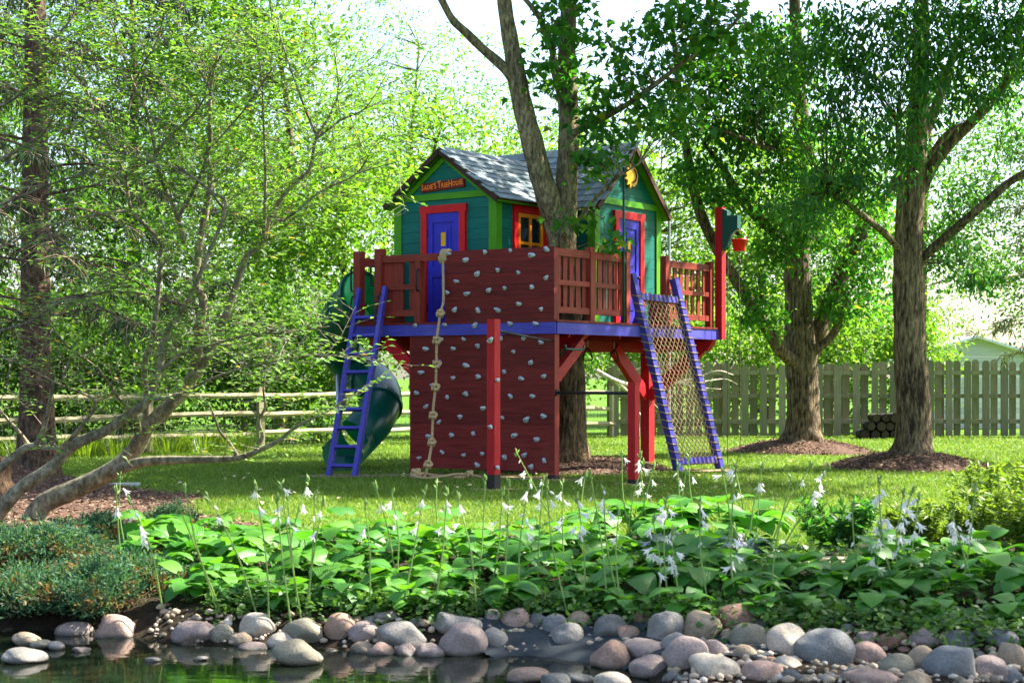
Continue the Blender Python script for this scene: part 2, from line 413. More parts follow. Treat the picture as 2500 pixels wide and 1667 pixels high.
GREEN = {
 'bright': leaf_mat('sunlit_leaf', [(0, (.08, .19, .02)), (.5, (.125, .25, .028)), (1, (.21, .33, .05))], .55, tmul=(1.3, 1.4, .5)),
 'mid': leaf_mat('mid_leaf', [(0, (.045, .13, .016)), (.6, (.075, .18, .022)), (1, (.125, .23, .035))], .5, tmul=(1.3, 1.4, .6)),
 'hedge': leaf_mat('hedge_leaf', [(0, (.03, .09, .012)), (.6, (.055, .135, .016)), (1, (.10, .19, .025))], .42),
 'maple': leaf_mat('maple_leaf', [(0, (.025, .12, .02)), (.6, (.05, .18, .022)), (.95, (.11, .24, .03)), (1, (.24, .27, .03))], .58),
 'ash': leaf_mat('ash_leaf', [(0, (.02, .11, .028)), (.6, (.045, .16, .03)), (1, (.11, .23, .035))], .55, .38, .5),
 'near': leaf_mat('shrub_tree_leaf', [(0, (.08, .19, .025)), (.5, (.13, .26, .035)), (.93, (.19, .32, .06)), (.972, (.19, .32, .06)), (1, (.5, .24, .03))], .45, tmul=(1.3, 1.4, .6)),
 'spruce': leaf_mat('spruce_needle', [(0, (.020, .042, .018)), (.6, (.04, .07, .025)), (.8, (.075, .10, .03)), (1, (.15, .12, .05))], .25, .6),
 'pine': leaf_mat('pine_needle', [(0, (.05, .085, .045)), (1, (.12, .15, .07))], .3, .6),
 'juniper': leaf_mat('juniper_spray', [(0, (.025, .08, .045)), (.55, (.05, .13, .075)), (1, (.085, .17, .07))], .3, .7, .2, patch=(.27, .12, .04)),
 'grass': leaf_mat('grass_blade', [(0, (.085, .165, .022)), (.6, (.13, .215, .032)), (.93, (.195, .275, .055)), (1, (.36, .33, .13))], .35, .6, .2),
 'cover': leaf_mat('ground_cover_leaf', [(0, (.04, .115, .02)), (1, (.10, .20, .035))], .4),
 'fern': leaf_mat('feathery_leaf', [(0, (.09, .17, .02)), (1, (.20, .29, .04))], .45),
}
def hosta_mat(name, c1, c2):
    m, n, l, b = new_mat(name)
    uv = n.new('ShaderNodeTexCoord'); sp = n.new('ShaderNodeSeparateXYZ'); l.new(uv.outputs['UV'], sp.inputs[0])
    s = n.new('ShaderNodeMath'); s.operation = 'MULTIPLY'; s.inputs[1].default_value = 34; l.new(sp.outputs[0], s.inputs[0])
    si = n.new('ShaderNodeMath'); si.operation = 'SINE'; l.new(s.outputs[0], si.inputs[0])
    oi = n.new('ShaderNodeObjectInfo')
    rp = ramp_node(n, l, oi.outputs['Random'], [(0, c1), (1, c2)])
    mr = n.new('ShaderNodeMapRange'); mr.inputs[1].default_value = -1; mr.inputs[3].default_value = .8; mr.inputs[4].default_value = 1.1; l.new(si.outputs[0], mr.inputs[0])
    hs = n.new('ShaderNodeHueSaturation'); l.new(rp.outputs[0], hs.inputs['Color']); l.new(mr.outputs[0], hs.inputs['Value'])
    l.new(hs.outputs[0], b.inputs['Base Color']); b.inputs['Roughness'].default_value = .42; b.inputs['Specular IOR Level'].default_value = .45
    bump(n, l, b, si.outputs[0], .3, .003)
    tr = n.new('ShaderNodeBsdfTranslucent'); mu = n.new('ShaderNodeMix'); mu.data_type = 'RGBA'; mu.blend_type = 'MULTIPLY'; mu.inputs[0].default_value = 1
    l.new(hs.outputs[0], mu.inputs[6]); mu.inputs[7].default_value = (1.6, 1.6, .6, 1); l.new(mu.outputs[2], tr.inputs[0])
    ms = n.new('ShaderNodeMixShader'); ms.inputs[0].default_value = .4
    l.new(b.outputs[0], ms.inputs[1]); l.new(tr.outputs[0], ms.inputs[2]); l.new(ms.outputs[0], n['Material Output'].inputs[0]); return m
M['hosta'] = hosta_mat('hosta_leaf', (.04, .18, .02), (.115, .31, .03))
M['hosta_blue'] = hosta_mat('blue_hosta_leaf', (.035, .10, .075), (.06, .14, .10))
M['stem'] = leaf_mat('flower_stem', [(0, (.19, .32, .07)), (1, (.30, .42, .13))], .25)

# ------------------------------------------------------------------ leaf clouds (numpy)
def leaf_quads(pos, axis, nrm, L, W, fold=.12):
    """kite-shaped leaves: pos (N,3), axis = leaf direction, nrm = face side; returns verts, faces"""
    N = len(pos)
    axis = axis / (np.linalg.norm(axis, axis=1, keepdims=True) + 1e-9)
    side = np.cross(axis, nrm); side /= (np.linalg.norm(side, axis=1, keepdims=True) + 1e-9)
    up = np.cross(side, axis)
    L = np.broadcast_to(np.asarray(L, float), (N,))[:, None]; W = np.broadcast_to(np.asarray(W, float), (N,))[:, None]
    v = np.empty((N, 4, 3))
    v[:, 0] = pos; v[:, 2] = pos + axis * L - up * L * .10
    mid = pos + axis * L * .42
    v[:, 1] = mid - side * W * .5 + up * L * fold; v[:, 3] = mid + side * W * .5 + up * L * fold
    i = (np.arange(N) * 4)[:, None]
    f = np.concatenate([i + np.array([0, 3, 2]), i + np.array([0, 2, 1])], 0)
    return v.reshape(-1, 3), f
MAPLE = np.array([(0, 0), (.12, .08), (.42, .02), (.30, .22), (.52, .46), (.28, .46), (.22, .60), (0, 1.0), (-.22, .60), (-.28, .46), (-.52, .46), (-.30, .22), (-.42, .02), (-.12, .08)])
def maple_leaves(pos, axis, nrm, L):
    N = len(pos); k = len(MAPLE)
    axis = axis / (np.linalg.norm(axis, axis=1, keepdims=True) + 1e-9)
    side = np.cross(axis, nrm); side /= (np.linalg.norm(side, axis=1, keepdims=True) + 1e-9)
    up = np.cross(side, axis); L = np.asarray(L)[:, None, None]
    droop = -.25 * (MAPLE[:, 1] ** 2)[None, :, None] + .15 * np.abs(MAPLE[:, 0])[None, :, None]
    v = pos[:, None] + (side[:, None] * MAPLE[:, 0][None, :, None] + axis[:, None] * MAPLE[:, 1][None, :, None] + up[:, None] * droop) * L
    i = (np.arange(N) * k)[:, None]
    tris = [(0, 1, 13), (1, 2, 3), (1, 3, 5), (3, 4, 5), (5, 6, 7), (13, 11, 12), (13, 9, 11), (11, 9, 10), (9, 7, 8), (1, 5, 7), (13, 7, 9), (1, 7, 13)]
    f = np.concatenate([i + np.array(t) for t in tris], 0)
    return v.reshape(-1, 3), f
def unit(n):
    v = rng.normal(size=(n, 3)); return v / np.linalg.norm(v, axis=1, keepdims=True)
def in_ellipsoids(ells, n, shell=.45):
    """n points inside the listed ellipsoids (cx,cy,cz,rx,ry,rz), more of them near the skin"""
    vol = np.array([(e[3] * e[4] * e[5]) ** .75 for e in ells]); p = vol / vol.sum()
    idx = rng.choice(len(ells), n, p=p); E = np.array(ells)[idx]
    r = rng.random(n) ** (1 / 3); r = shell + (1 - shell) * r if shell else r
    return E[:, :3] + unit(n) * r[:, None] * E[:, 3:]
def clumped(ells, n, per=34, sig=.3, flat=.55, shell=.35):
    """leaf positions in clumps: gaps between them let the background through"""
    nc = max(1, n // per); c = in_ellipsoids(ells, nc, shell)
    s = sig * (.6 + .8 * rng.random(nc))
    idx = rng.integers(0, nc, n)
    return c[idx] + rng.normal(size=(n, 3)) * s[idx][:, None] * np.array([1, 1, flat]), c
def crown_mesh(name, pts, mat, L=.14, W=.075, droop=.5, kind='kite', var=.35):
    n = len(pts)
    ax = rng.normal(size=(n, 3)); ax[:, 2] = ax[:, 2] * .5 - droop
    nr = rng.normal(size=(n, 3)) * .55 + np.array([0, 0, 1.0])
    Ls = L * (1 - var + 2 * var * rng.random(n))
    if kind == 'maple': v, f = maple_leaves(pts, ax, nr, Ls)
    else: v, f = leaf_quads(pts, ax, nr, Ls, Ls * W / L)
    return np_mesh(name, v, f, mat)

def trunk_tube(mb, pts, rads, n=14, sub=6, flare=0.0, rough=.05, seed=0):
    """tapered, slightly uneven trunk or limb"""
    P = catmull(pts, sub); m = len(P)
    rr = np.interp(np.linspace(0, len(pts) - 1, m), range(len(pts)), rads)
    N = len(mb.v); rs = np.random.default_rng(seed)
    ph = rs.random(6) * 6.28
    t0 = (P[1] - P[0]).normalized(); a = Vector((1, 0, 0)) if abs(t0.x) < .9 else Vector((0, 1, 0))
    for i, p in enumerate(P):
        t = (P[min(i + 1, m - 1)] - P[max(i - 1, 0)]).normalized()
        a = (a - t * a.dot(t)).normalized(); b = t.cross(a)
        for k in range(n):
            th = 2 * math.pi * k / n
            q = rr[i] * (1 + rough * math.sin(3 * th + ph[0] + i * .25) + rough * .8 * math.sin(5 * th + ph[1] - i * .17) + rough * .7 * math.sin(i * .9 + ph[2] + 2 * th))
            if flare and i < sub * 1.5:
                g = (1 - i / (sub * 1.5)) ** 2
                q *= 1 + flare * g * (1 + .5 * math.sin(5 * th + ph[3]))
            mb.v.append(tuple(p + (a * math.cos(th) + b * math.sin(th)) * q))
    for i in range(m - 1):
        for k in range(n):
            k2 = (k + 1) % n
            mb.f.append((N + i * n + k, N + i * n + k2, N + (i + 1) * n + k2, N + (i + 1) * n + k))
    mb.f.append(tuple(N + (m - 1) * n + k for k in range(n)))
    return P, rr

# ================================================================== the setting: ground, bed, mulch, pond
def grid_mesh(name, xs, ys, zfun, mat, keep=None):
    X, Y = np.meshgrid(xs, ys); Z = zfun(X, Y)
    v = np.stack([X, Y, Z], -1).reshape(-1, 3); nx = len(xs); ny = len(ys)
    i = (np.arange(ny - 1)[:, None] * nx + np.arange(nx - 1)[None]).ravel()
    f = np.stack([i, i + 1, i + nx + 1, i + nx], 1)
    if keep is not None:
        c = v[f].mean(1); f = f[keep(c[:, 0], c[:, 1])]
        used = np.unique(f); mp = np.zeros(len(v), int); mp[used] = np.arange(len(used)); v = v[used]; f = mp[f]
    return np_mesh(name, v, f, mat, True)
xs = np.concatenate([np.linspace(-600, -16, 14), np.arange(-15.5, 15.6, .16), np.linspace(16, 600, 14)])
ys = np.concatenate([np.linspace(-60, 5.5, 10), np.arange(6, 14, .1), np.arange(14, 45, .6), np.linspace(46, 1200, 20)])
tag(link('ground', grid_mesh('ground', xs, ys, zg, M['ground']), None), kind='structure')

def bed_back(x):                     # where the planting bed meets the lawn
    return 12.75 + .12 * np.sin(2.1 * x) + .08 * np.sin(5.3 * x + 1) - 1.15 * np.exp(-((x - 2.15) / .55) ** 2) + .9 * np.exp(-((x + 3.6) / 1.2) ** 2)
xs = np.arange(-6.5, 6.5, .07); ys = np.arange(7.0, 14.2, .07)
tag(link('planting_bed', grid_mesh('planting_bed', xs, ys, lambda x, y: zg(x, y) + .03 + .008 * np.sin(9 * x + 3 * y) * np.sin(7 * y), M['soil'],
     lambda x, y: y < bed_back(x)), None), kind='structure')
mw = MB(); mw.add([(-40, -30, WATER), (40, -30, WATER), (40, 11, WATER), (-40, 11, WATER)], [(0, 1, 2, 3)])
tag(mw.build('pond_water', M['water']), kind='structure')

# blue-grey rubber liner showing between the stones
xs = np.arange(-.6, 1.8, .025); ys = np.arange(7.9, 9.6, .025)
def liner_keep(x, y):
    s = y - shore(x)
    return (s > -.28 + .05 * np.sin(9 * x)) & (s < .36 + .05 * np.sin(7 * x + 2)) & (x > -.15 + .12 * np.sin(8 * y)) & (x < 1.35 + .15 * np.sin(6 * y))
tag(link('pond_liner', grid_mesh('pond_liner', xs, ys, lambda x, y: zg(x, y) + .05 + .01 * np.sin(11 * x + 5 * y) * np.cos(8 * y), M['liner'], liner_keep), None), kind='structure')

def chips_on(name, centre_pts, parent, n_each=1, s=.03):
    """loose bark chips lying on mulch"""
    n = len(centre_pts); ax = rng.normal(size=(n, 3)); ax[:, 2] *= .25
    nr = rng.normal(size=(n, 3)) * .35 + np.array([0, 0, 1])
    L = s * (.5 + rng.random(n)); v, f = leaf_quads(centre_pts, ax, nr, L * 1.6, L * .6, .02)
    o = link(name, np_mesh(name, v, f, M['chips']), None, parent, local=True)
    return tag(o, kind='stuff')
def mulch_mound(cx, cy, rx, ry, h, nchips=5000):
    n1, n2 = 14, 40; v = [(cx, cy, h)]; f = []
    for i in range(1, n1 + 1):
        r = i / n1
        for k in range(n2):
            th = 2 * math.pi * k / n2; wob = 1 + .06 * math.sin(3 * th + cx) + .04 * math.sin(7 * th + cy)
            x = cx + rx * r * wob * math.cos(th); y = cy + ry * r * wob * math.sin(th)
            z = h * (1 - r * r) ** 1.0 * (1 + .08 * math.sin(9 * th + 5 * r)) + .014 - (.05 if i == n1 else 0)
            v.append((x, y, z))
    for k in range(n2): f.append((0, 1 + k, 1 + (k + 1) % n2))
    for i in range(n1 - 1):
        for k in range(n2):
            a = 1 + i * n2 + k; b = 1 + i * n2 + (k + 1) % n2; f.append((a, a + n2, b + n2)); f.append((a, b + n2, b))
    o = link('mulch_mound', np_mesh('mulch_mound', v, f, M['mulch'], True), None); tag(o, kind='structure')
    r = np.sqrt(rng.random(nchips)) * 1.04; th = rng.random(nchips) * 6.283
    P = np.stack([cx + rx * r * np.cos(th), cy + ry * r * np.sin(th), np.maximum(h * (1 - np.minimum(r, 1) ** 2), 0) + .022 + .015 * rng.random(nchips)], 1)
    chips_on('bark_chips', P, o)
mulch_mound(.86, 22.35, 1.35, 1.25, .17, 5000)
mulch_mound(4.98, 27.6, 1.25, 1.2, .22, 4500)
mulch_mound(5.67, 22.8, 1.15, 1.15, .22, 6000)
# mulch bed round the leaning tree and the spruce at the left
def left_bed(x, y):
    e = -2.55 - .30 * (y - 14.5) - .25 * np.sin(1.3 * y) - np.maximum(0, y - 17.2) * .75
    return (x < e + .06 * np.sin(9 * y)) & (y > 13.4)
xs = np.arange(-12, -1.8, .1); ys = np.arange(13.4, 23, .1)
SPX, SPY = -6.15, 20.6
def left_z(x, y):
    return .016 + .34 * np.exp(-(((x - SPX - .1) / 1.3) ** 2 + ((y - SPY) / 1.2) ** 2)) + .10 * np.exp(-(((x + 4.6) / .8) ** 2 + ((y - 19.3) / .6) ** 2)) + .01 * np.sin(7 * x) * np.sin(6 * y)
ml = link('mulch_bed', grid_mesh('mulch_bed', xs, ys, left_z, M['mulch'], left_bed), None); tag(ml, kind='structure')
Q = np.stack([rng.uniform(-8, -2, 26000), rng.uniform(13.4, 20.5, 26000)], 1); Q = Q[left_bed(Q[:, 0], Q[:, 1])][:11000]
chips_on('bark_chips', np.column_stack([Q, left_z(Q[:, 0], Q[:, 1]) + .01 + .015 * rng.random(len(Q))]), ml)

# bare trodden earth at the feet of posts, ladder and net
M['bare'] = soil_mat('trodden_earth', [(.3, (.17, .12, .06)), (.7, (.36, .28, .15))], 26, .01)
for k, (cx, cy, r) in enumerate(((.60, 20.15, .34), (-.22, 18.42, .30), (1.48, 19.42, .30), (-2.25, 20.95, .62), (2.62, 22.15, .62), (-.55, 20.85, .75), (.2, 20.5, .55), (-1.3, 21.1, .5))):
    m = MB(); n_ = 28; m.add([(cx, cy, .014)] + [(cx + r * (1 + .16 * math.sin(3 * t + k) + .10 * math.sin(7 * t + 2 * k)) * math.cos(t), cy + .62 * r * (1 + .16 * math.sin(3 * t + k) + .10 * math.sin(8 * t)) * math.sin(t), .012) for t in [6.283 * i / n_ for i in range(n_)]], [(0, 1 + i, 1 + (i + 1) % n_) for i in range(n_)])
    tag(m.build('bare_patch', M['bare']), kind='structure')
# lawn blades (too many to count)
def lawn(n):
    Y = 12.0 * (36 / 12.0) ** (rng.random(n)); X = (rng.random(n) * 2 - 1) * (.345 * Y + .4)
    ok = (Y > bed_back(X) - .05) & ~left_bed(X, Y)
    for (cx, cy, rx, ry) in ((.86, 22.35, 1.35, 1.25), (4.98, 27.6, 1.25, 1.2), (5.67, 22.8, 1.15, 1.15)):
        ok &= ((X - cx) / rx) ** 2 + ((Y - cy) / ry) ** 2 > 1.0
    for (cx, cy, r) in ((.55, 20.1, .25), (-.24, 18.4, .3), (1.48, 19.4, .28), (-2.25, 20.95, .55), (2.62, 22.15, .55), (-.55, 20.85, .7), (.2, 20.5, .5), (-1.3, 21.1, .45)):   # worn spots under posts, ladders and the wall
        d = np.hypot(X - cx, (Y - cy) * 1.3); ok &= ~((d < r) & (rng.random(n) < .93))
    X = X[ok]; Y = Y[ok]; n = len(X)
    h = (.028 + .03 * rng.random(n)) * (1 + .25 * np.sin(X * 1.3) * np.sin(Y * .9)); wd = .0035 * (Y / 12) ** 1.1 * (1 + rng.random(n))
    th = rng.random(n) * 6.283; ln = rng.normal(size=(n, 2)) * .045
    z = zg(X, Y); dx = np.cos(th) * wd; dy = np.sin(th) * wd
    v = np.empty((n, 3, 3)); v[:, 0] = np.stack([X - dx, Y - dy, z], 1); v[:, 1] = np.stack([X + dx, Y + dy, z], 1); v[:, 2] = np.stack([X + ln[:, 0], Y + ln[:, 1], z + h], 1)
    return v.reshape(-1, 3), np.arange(n * 3).reshape(-1, 3)
v, f = lawn(260000)
tag(link('lawn_grass', np_mesh('lawn_grass', v, f, GREEN['grass']), None), 'short mown green lawn under the treehouse and trees', 'grass', kind='stuff')

# ================================================================== treehouse platform
P0 = Vector((.544, 20.2, 0)); Ad = Vector((.596, .803, 0)); Bd = Vector((-.85, .527, 0))
Nr = Vector((.803, -.596, 0)); Nl = Vector((-.527, -.85, 0)); Z = Vector((0, 0, 1))
DK = 2.03                             # deck surface height
def dp(a, b, z=0): return P0 + Ad * a + Bd * b + Z * z
AL, BL = 4.27, 3.22
plat = thing('treehouse_platform', 'raised red and blue timber platform with slatted railings carrying the small house', 'platform', (P0.x, P0.y, 0))
nb = 24
for k in range(nb):                   # deck boards run from the front-right edge to the back-left
    a0 = -.03 + (AL + .06) * k / nb; a1 = -.03 + (AL + .06) * (k + 1) / nb - .006
    lo, hi = DK - .028, DK - .003 * random.random()
    if .35 < a0 < 1.35:               # gap for the trunk
        segs = [(-.05, .28), (1.02, BL)] 
    else: segs = [(-.05, BL)]
    for b0, b1 in segs:
        MB().hexa([dp(a0, b0, lo), dp(a1, b0, lo), dp(a1, b1, lo), dp(a0, b1, lo), dp(a0, b0, hi), dp(a1, b0, hi), dp(a1, b1, hi), dp(a0, b1, hi)]).build('deck_board', M['plank'], plat)
def bar(name, mat, p, q, wd, ht, side, parent=plat):
    return MB().beam(p, q, wd, ht, side).build(name, mat, parent)
fz = DK - .03 - .075
bar('fascia', M['blue_h'], dp(0, 0, fz) + Nl * .018 - Bd * .02, dp(0, BL, fz) + Nl * .018, .036, .145, Nl)
bar('fascia', M['blue_h'], dp(0, 0, fz) + Nr * .018 + Ad * .002, dp(AL, 0, fz) + Nr * .018, .036, .145, Nr)
bar('fascia', M['blue_h'], dp(.04, BL, fz), dp(AL, BL, fz), .036, .145, Nr)
bar('fascia', M['blue_h'], dp(AL, .04, fz), dp(AL, BL - .03, fz), .036, .145, Nl)
# posts below
def post(p, z0, z1, s=.1, mat='stain_v', foot=True, parent=plat, name='post'):
    o = bar(name, M[mat], p + Z * (z0 + (.06 if foot else 0)), p + Z * z1, s, s, Nr, parent)
    if foot: bar('post_foot', M['black'], p + Z * (z0 - .05), p + Z * (z0 + .062), s + .012, s + .012, Nr, o)
    return o
post(dp(.055, .055) , 0, DK - .18, .1)
post(dp(.06, 2.2), 0, DK - .18, .11)
post(dp(4.08, 1.1), 0, DK - .21, .15, 'red_v', False)
post(dp(4.08, 2.9), 0, DK - .21, .15, 'red_v', False)
post(dp(1.5, 2.9), 0, DK - .21, .13, 'red_v', False)
# beams and braces
bar('beam', M['red_h'], dp(.02, 1.13, 1.76), dp(AL + .06, 1.13, 1.76), .09, .19, Bd)
bar('beam', M['red_h'], dp(.02, 2.9, 1.76), dp(AL + .06, 2.9, 1.76), .09, .19, Bd)
m = MB(); e0, e1 = dp(.92, .12, 0), dp(.92, 3.2, 0); s_ = Ad * .055
m.hexa([e0 + Bd * .22 - s_ + Z * 1.68, e0 + Bd * .22 + s_ + Z * 1.68, e1 + s_ + Z * 1.68, e1 - s_ + Z * 1.68, e0 - s_ + Z * 1.855, e0 + s_ + Z * 1.855, e1 + s_ + Z * 1.855, e1 - s_ + Z * 1.855]).build('beam', M['red_v'], plat)
m = MB(); e0, e1 = dp(4.08, -.02, 0), dp(4.08, 3.2, 0)
m.hexa([e0 + Bd * .12 - s_ + Z * 1.68, e0 + Bd * .12 + s_ + Z * 1.68, e1 + s_ + Z * 1.68, e1 - s_ + Z * 1.68, e0 - s_ + Z * 1.855, e0 + s_ + Z * 1.855, e1 + s_ + Z * 1.855, e1 - s_ + Z * 1.855]).build('beam', M['red_v'], plat)
for k in range(7):
    a = .4 + k * .6
    if abs(a - .92) < .2: continue
    bar('joist', M['red_h'], dp(a, .05, 1.86), dp(a, BL - .05, 1.86), .04, .09, Ad)
bar('brace', M['red_h'], dp(.10, .06, 1.30), dp(.80, .13, 1.76), .08, .15, Bd)
bar('brace', M['red_v'], dp(4.02, 1.1, 1.02), dp(3.15, 1.1, 1.72), .09, .19, Bd)
bar('brace', M['red_v'], dp(4.08, 1.05, 1.02), dp(4.08, .22, 1.72), .09, .17, Ad)
bar('brace', M['red_v'], dp(.06, 2.2, 1.38), dp(.06, 2.68, 1.80), .08, .17, Nl)
# railings
RT = 2.94                             # top of the rails
def rail_run(path, t0, t1, n_slats, out, z0=DK + .10, skip=(), mid=True, wslat=.088):
    """one railing bay along path(t): top, middle and bottom rail, upright slats behind them"""
    p, q = path(t0), path(t1)
    bar('top_rail', M['stain_h'], p + Z * (RT - .045) + out * .01, q + Z * (RT - .045) + out * .01, .05, .095, out)
    if mid: bar('middle_rail', M['stain_h'], p + Z * (z0 + .38) + out * .018, q + Z * (z0 + .38) + out * .018, .03, .065, out)
    bar('bottom_rail', M['stain_h'], p + Z * (z0 + .03) + out * .018, q + Z * (z0 + .03) + out * .018, .03, .08, out)
    for k in range(n_slats):
        if k in skip: continue
        c = path(t0 + (t1 - t0) * (k + .5) / n_slats) - out * .016
        bar('slat', M['stain_v'], c + Z * (z0 - .01), c + Z * (RT - .06), wslat, .022, path(1) - path(0))
right = lambda t: dp(t, .05); left = lambda t: dp(.05, t)
def rpost(path, t, z1=RT + .06, s=.095, z0=DK - .01):
    return post(path(t), z0, z1, s, 'stain_v', False)
rpost(right, .04, RT + .0, .1); rpost(right, .868); rpost(right, 1.74)
rail_run(right, .09, .82, 5, Nr); rail_run(right, .916, 1.69, 6, Nr, wslat=.08)
rpost(right, 2.76); rpost(right, 4.02, RT + .05)
rail_run(right, 2.81, 3.97, 7, Nr, wslat=.085)
post(dp(4.2, -.03), DK - .17, 3.80, .115, 'red_v', False)
# left run: solid gate bay, open bay in front of the door, then the ladder opening
rpost(left, 2.78, RT + .10, .115); rpost(left, 3.14, RT + .08, .115); rpost(left, 2.13, RT - .08, .1)
rail_run(left, 2.19, 2.72, 5, Nl, skip=(1,), wslat=.108)
bar('top_rail', M['stain_h'], left(1.62) + Z * (RT - .045) + Nl * .01, left(2.19) + Z * (RT - .047) + Nl * .01, .05, .095, Nl)
# side rail above the slide's mouth and kick board
lside = lambda t: dp(t, BL - .07)
rpost(lside, .95, RT + .0, .09)
bar('top_rail', M['stain_h'], lside(.08) + Z * (RT - .06), lside(.95) + Z * (RT - .06), .05, .12, Bd)
bar('kick_board', M['stain_h'], lside(.08) + Z * (DK + .06), lside(.95) + Z * (DK + .06), .03, .10, Bd)
# black grab handles
def handle(p, q, out, r=.013, name='grab_handle', mat='black', parent=plat):
    d = (q - p).normalized()
    return MB().tube([p, p + out * .045 + d * .0, p + out * .06 + d * .03, q + out * .06 - d * .03, q + out * .045, q], r, 6).build(name, M[mat], parent, True)
handle(left(2.10) + Z * (DK + .70) + Nl * .055 , left(2.10) + Z * (DK + .42) + Nl * .055, Nl)
handle(left(2.80) + Z * (DK + .78) + Nl * .03 + Bd * .06, left(2.80) + Z * (DK + .52) + Nl * .03 + Bd * .06, Bd * 1)
handle(left(3.18) + Z * (DK + .78) + Bd * .04, left(3.18) + Z * (DK + .45) + Bd * .04, Bd)
handle(dp(.2, -.02, 1.72) , dp(.62, -.02, 1.72), Vector((0, 0, -1)), .014, 'green_handle', 'dark_green')

# ------------------------------------------------------------------ climbing wall and its holds
def hold_mesh(seed):
    rs = np.random.default_rng(seed); bm = bmesh.new(); bmesh.ops.create_icosphere(bm, subdivisions=2, radius=1)
    sx, sz = 1 + .25 * rs.random(), .75 + .3 * rs.random(); ph = rs.random(4) * 6.28
    for vt in bm.verts:
        x, y, z = vt.co; th = math.atan2(z, x)
        r = 1 + .16 * math.sin(2 * th + ph[0]) + .12 * math.sin(3 * th + ph[1])
        vt.co = (x * sx * r * .034, y * .04 * (1 + .3 * math.sin(4 * x + ph[2])) if y < 0 else y * .012, z * sz * r * .034)
        if y < -.2 and z > .1: vt.co.y *= 1.35
    me = bpy.data.meshes.new('hold'); bm.to_mesh(me); bm.free(); me.shade_smooth(); me.materials.append(M['hold']); return me
HOLDS = [hold_mesh(k) for k in range(6)]
def bolt_mesh():
    return MB().lathe([(.0, -.004), (.007, -.004), (.007, .004), (0, .004)], 8, Matrix.Rotation(R(90), 4, 'X')).mesh('bolt')
BOLT = bolt_mesh(); BOLT.materials.append(M['black'])
def put_hold(p, out, parent, k, s=1.0):
    rot = Matrix.Rotation(math.atan2(out.y, out.x) + R(90), 4, 'Z') @ Matrix.Rotation(random.uniform(-.6, .6), 4, 'Y')
    if random.random() < .3: rot = rot @ Matrix.Scale(-1, 4, (1, 0, 0))
    sc = s * random.uniform(.85, 1.25)
    o = inst('hold', HOLDS[k % 6], parent, Matrix.Translation(p) @ rot @ Matrix.Scale(sc, 4))
    BASE[o.name] = Matrix.Identity(4)
    b = bpy.data.objects.new('bolt', BOLT); col.objects.link(b); b.parent = o; b.location = (random.uniform(-.008, .008), -.047, -.004)
def on_left_face(u, v):               # photo pixel -> point on the climbing face
    k = (u - U0) / F; b = (.544 - 20.2 * k) / (.85 + .527 * k)
    Y = 20.2 + .527 * b; return b, EYE - (v - VH) / F * Y
cw = thing('climbing_wall', 'dark red planked climbing wall studded with grey holds under the deck corner', 'climbing wall', tuple(dp(0, 1.1)))
zz = [.10 + .1467 * k for k in range(13)]
for k in range(12):                   # lower planks
    z0, z1 = zz[k] + .0006, zz[k + 1] - .0006
    wb = 2.235
    off = .004 * random.random()
    bar('plank', M['plank'], dp(0, .012, (z0 + z1) / 2) - Nl * (.012 - off), dp(0, wb, (z0 + z1) / 2) - Nl * (.012 - off), .024, z1 - z0, Nl, cw)
for k in range(6):                    # upper planks, up to the rail
    h = (RT + .015 - DK - .005) / 6; z0 = DK + .005 + k * h + .0006; z1 = DK + .005 + (k + 1) * h - .0006
    off = .004 * random.random()
    bar('plank', M['plank'], dp(0, .0, (z0 + z1) / 2) + Nl * (.012 + off), dp(0, 1.66, (z0 + z1) / 2) + Nl * (.012 + off), .024, z1 - z0, Nl, cw)
bar('backing', M['plank'], dp(0, .01, 1.0) - Nl * .0345, dp(0, 2.225, 1.0) - Nl * .0345, .016, 1.70, Nl, cw)  # backing sheets added to stop light showing between the planks
bar('backing', M['plank'], dp(0, .11, 2.47) - Nl * .013, dp(0, 1.60, 2.47) - Nl * .013, .016, .82, Nl, cw)
bar('batten', M['stain_v'], dp(.055, 1.64, DK), dp(.055, 1.64, RT + .0), .05, .05, Nl, cw)
bar('batten', M['stain_v'], dp(.075, .7, .12), dp(.075, .7, 1.84), .04, .04, Nl, cw)
bar('batten', M['stain_v'], dp(.075, 1.5, .12), dp(.075, 1.5, 1.84), .04, .04, Nl, cw)
UPH = [(780,942),(910,990),(1060,930),(1253,918),(1417,953),(1530,908),(840,1153),(1000,1098),(1157,1067),(1315,1087),(1528,1125),(768,1237),(922,1248),(1088,1222),(1210,1205),(1418,1197),(828,1370),(1004,1374),(1157,1372),(1317,1325),(1490,1364)]
FAH = [(530,1490),(757,1485),(985,1490),(1253,1476),(1450,1475)]
LOH = [(1095,247),(1277,228),(1393,315),(1578,240),(1770,238),(1907,285),(970,340),(1192,337),(1685,362),(1083,455),(1298,475),(1825,452),(932,532),(1190,575),(1398,567),(1608,527),(1747,581),(1930,562),(1022,637),(893,697),(1295,706),(1143,733),(1660,725),(1838,725),(973,808),(1435,822),(1250,892),(1595,900),(1790,914),(1928,887),(1077,936),(990,1050),(1181,1041),(1355,1029),(1692,1044),(1872,1076),(1104,1180),(1278,1204),(1430,1193),(1613,1222),(1773,1203),(1933,1248),(915,1227),(1388,1308),(1829,1297)]
for k, (x, y) in enumerate(UPH):
    b, z = on_left_face(850 + x / 3.137, 320 + y / 3.137); put_hold(dp(0, b, z) + Nl * .03, Nl, cw, k)
for k, (x, y) in enumerate(FAH):
    b, z = on_left_face(850 + x / 3.137, 320 + y / 3.137); put_hold(dp(0, b, z) + Nl * .04, Nl, plat, k + 2)
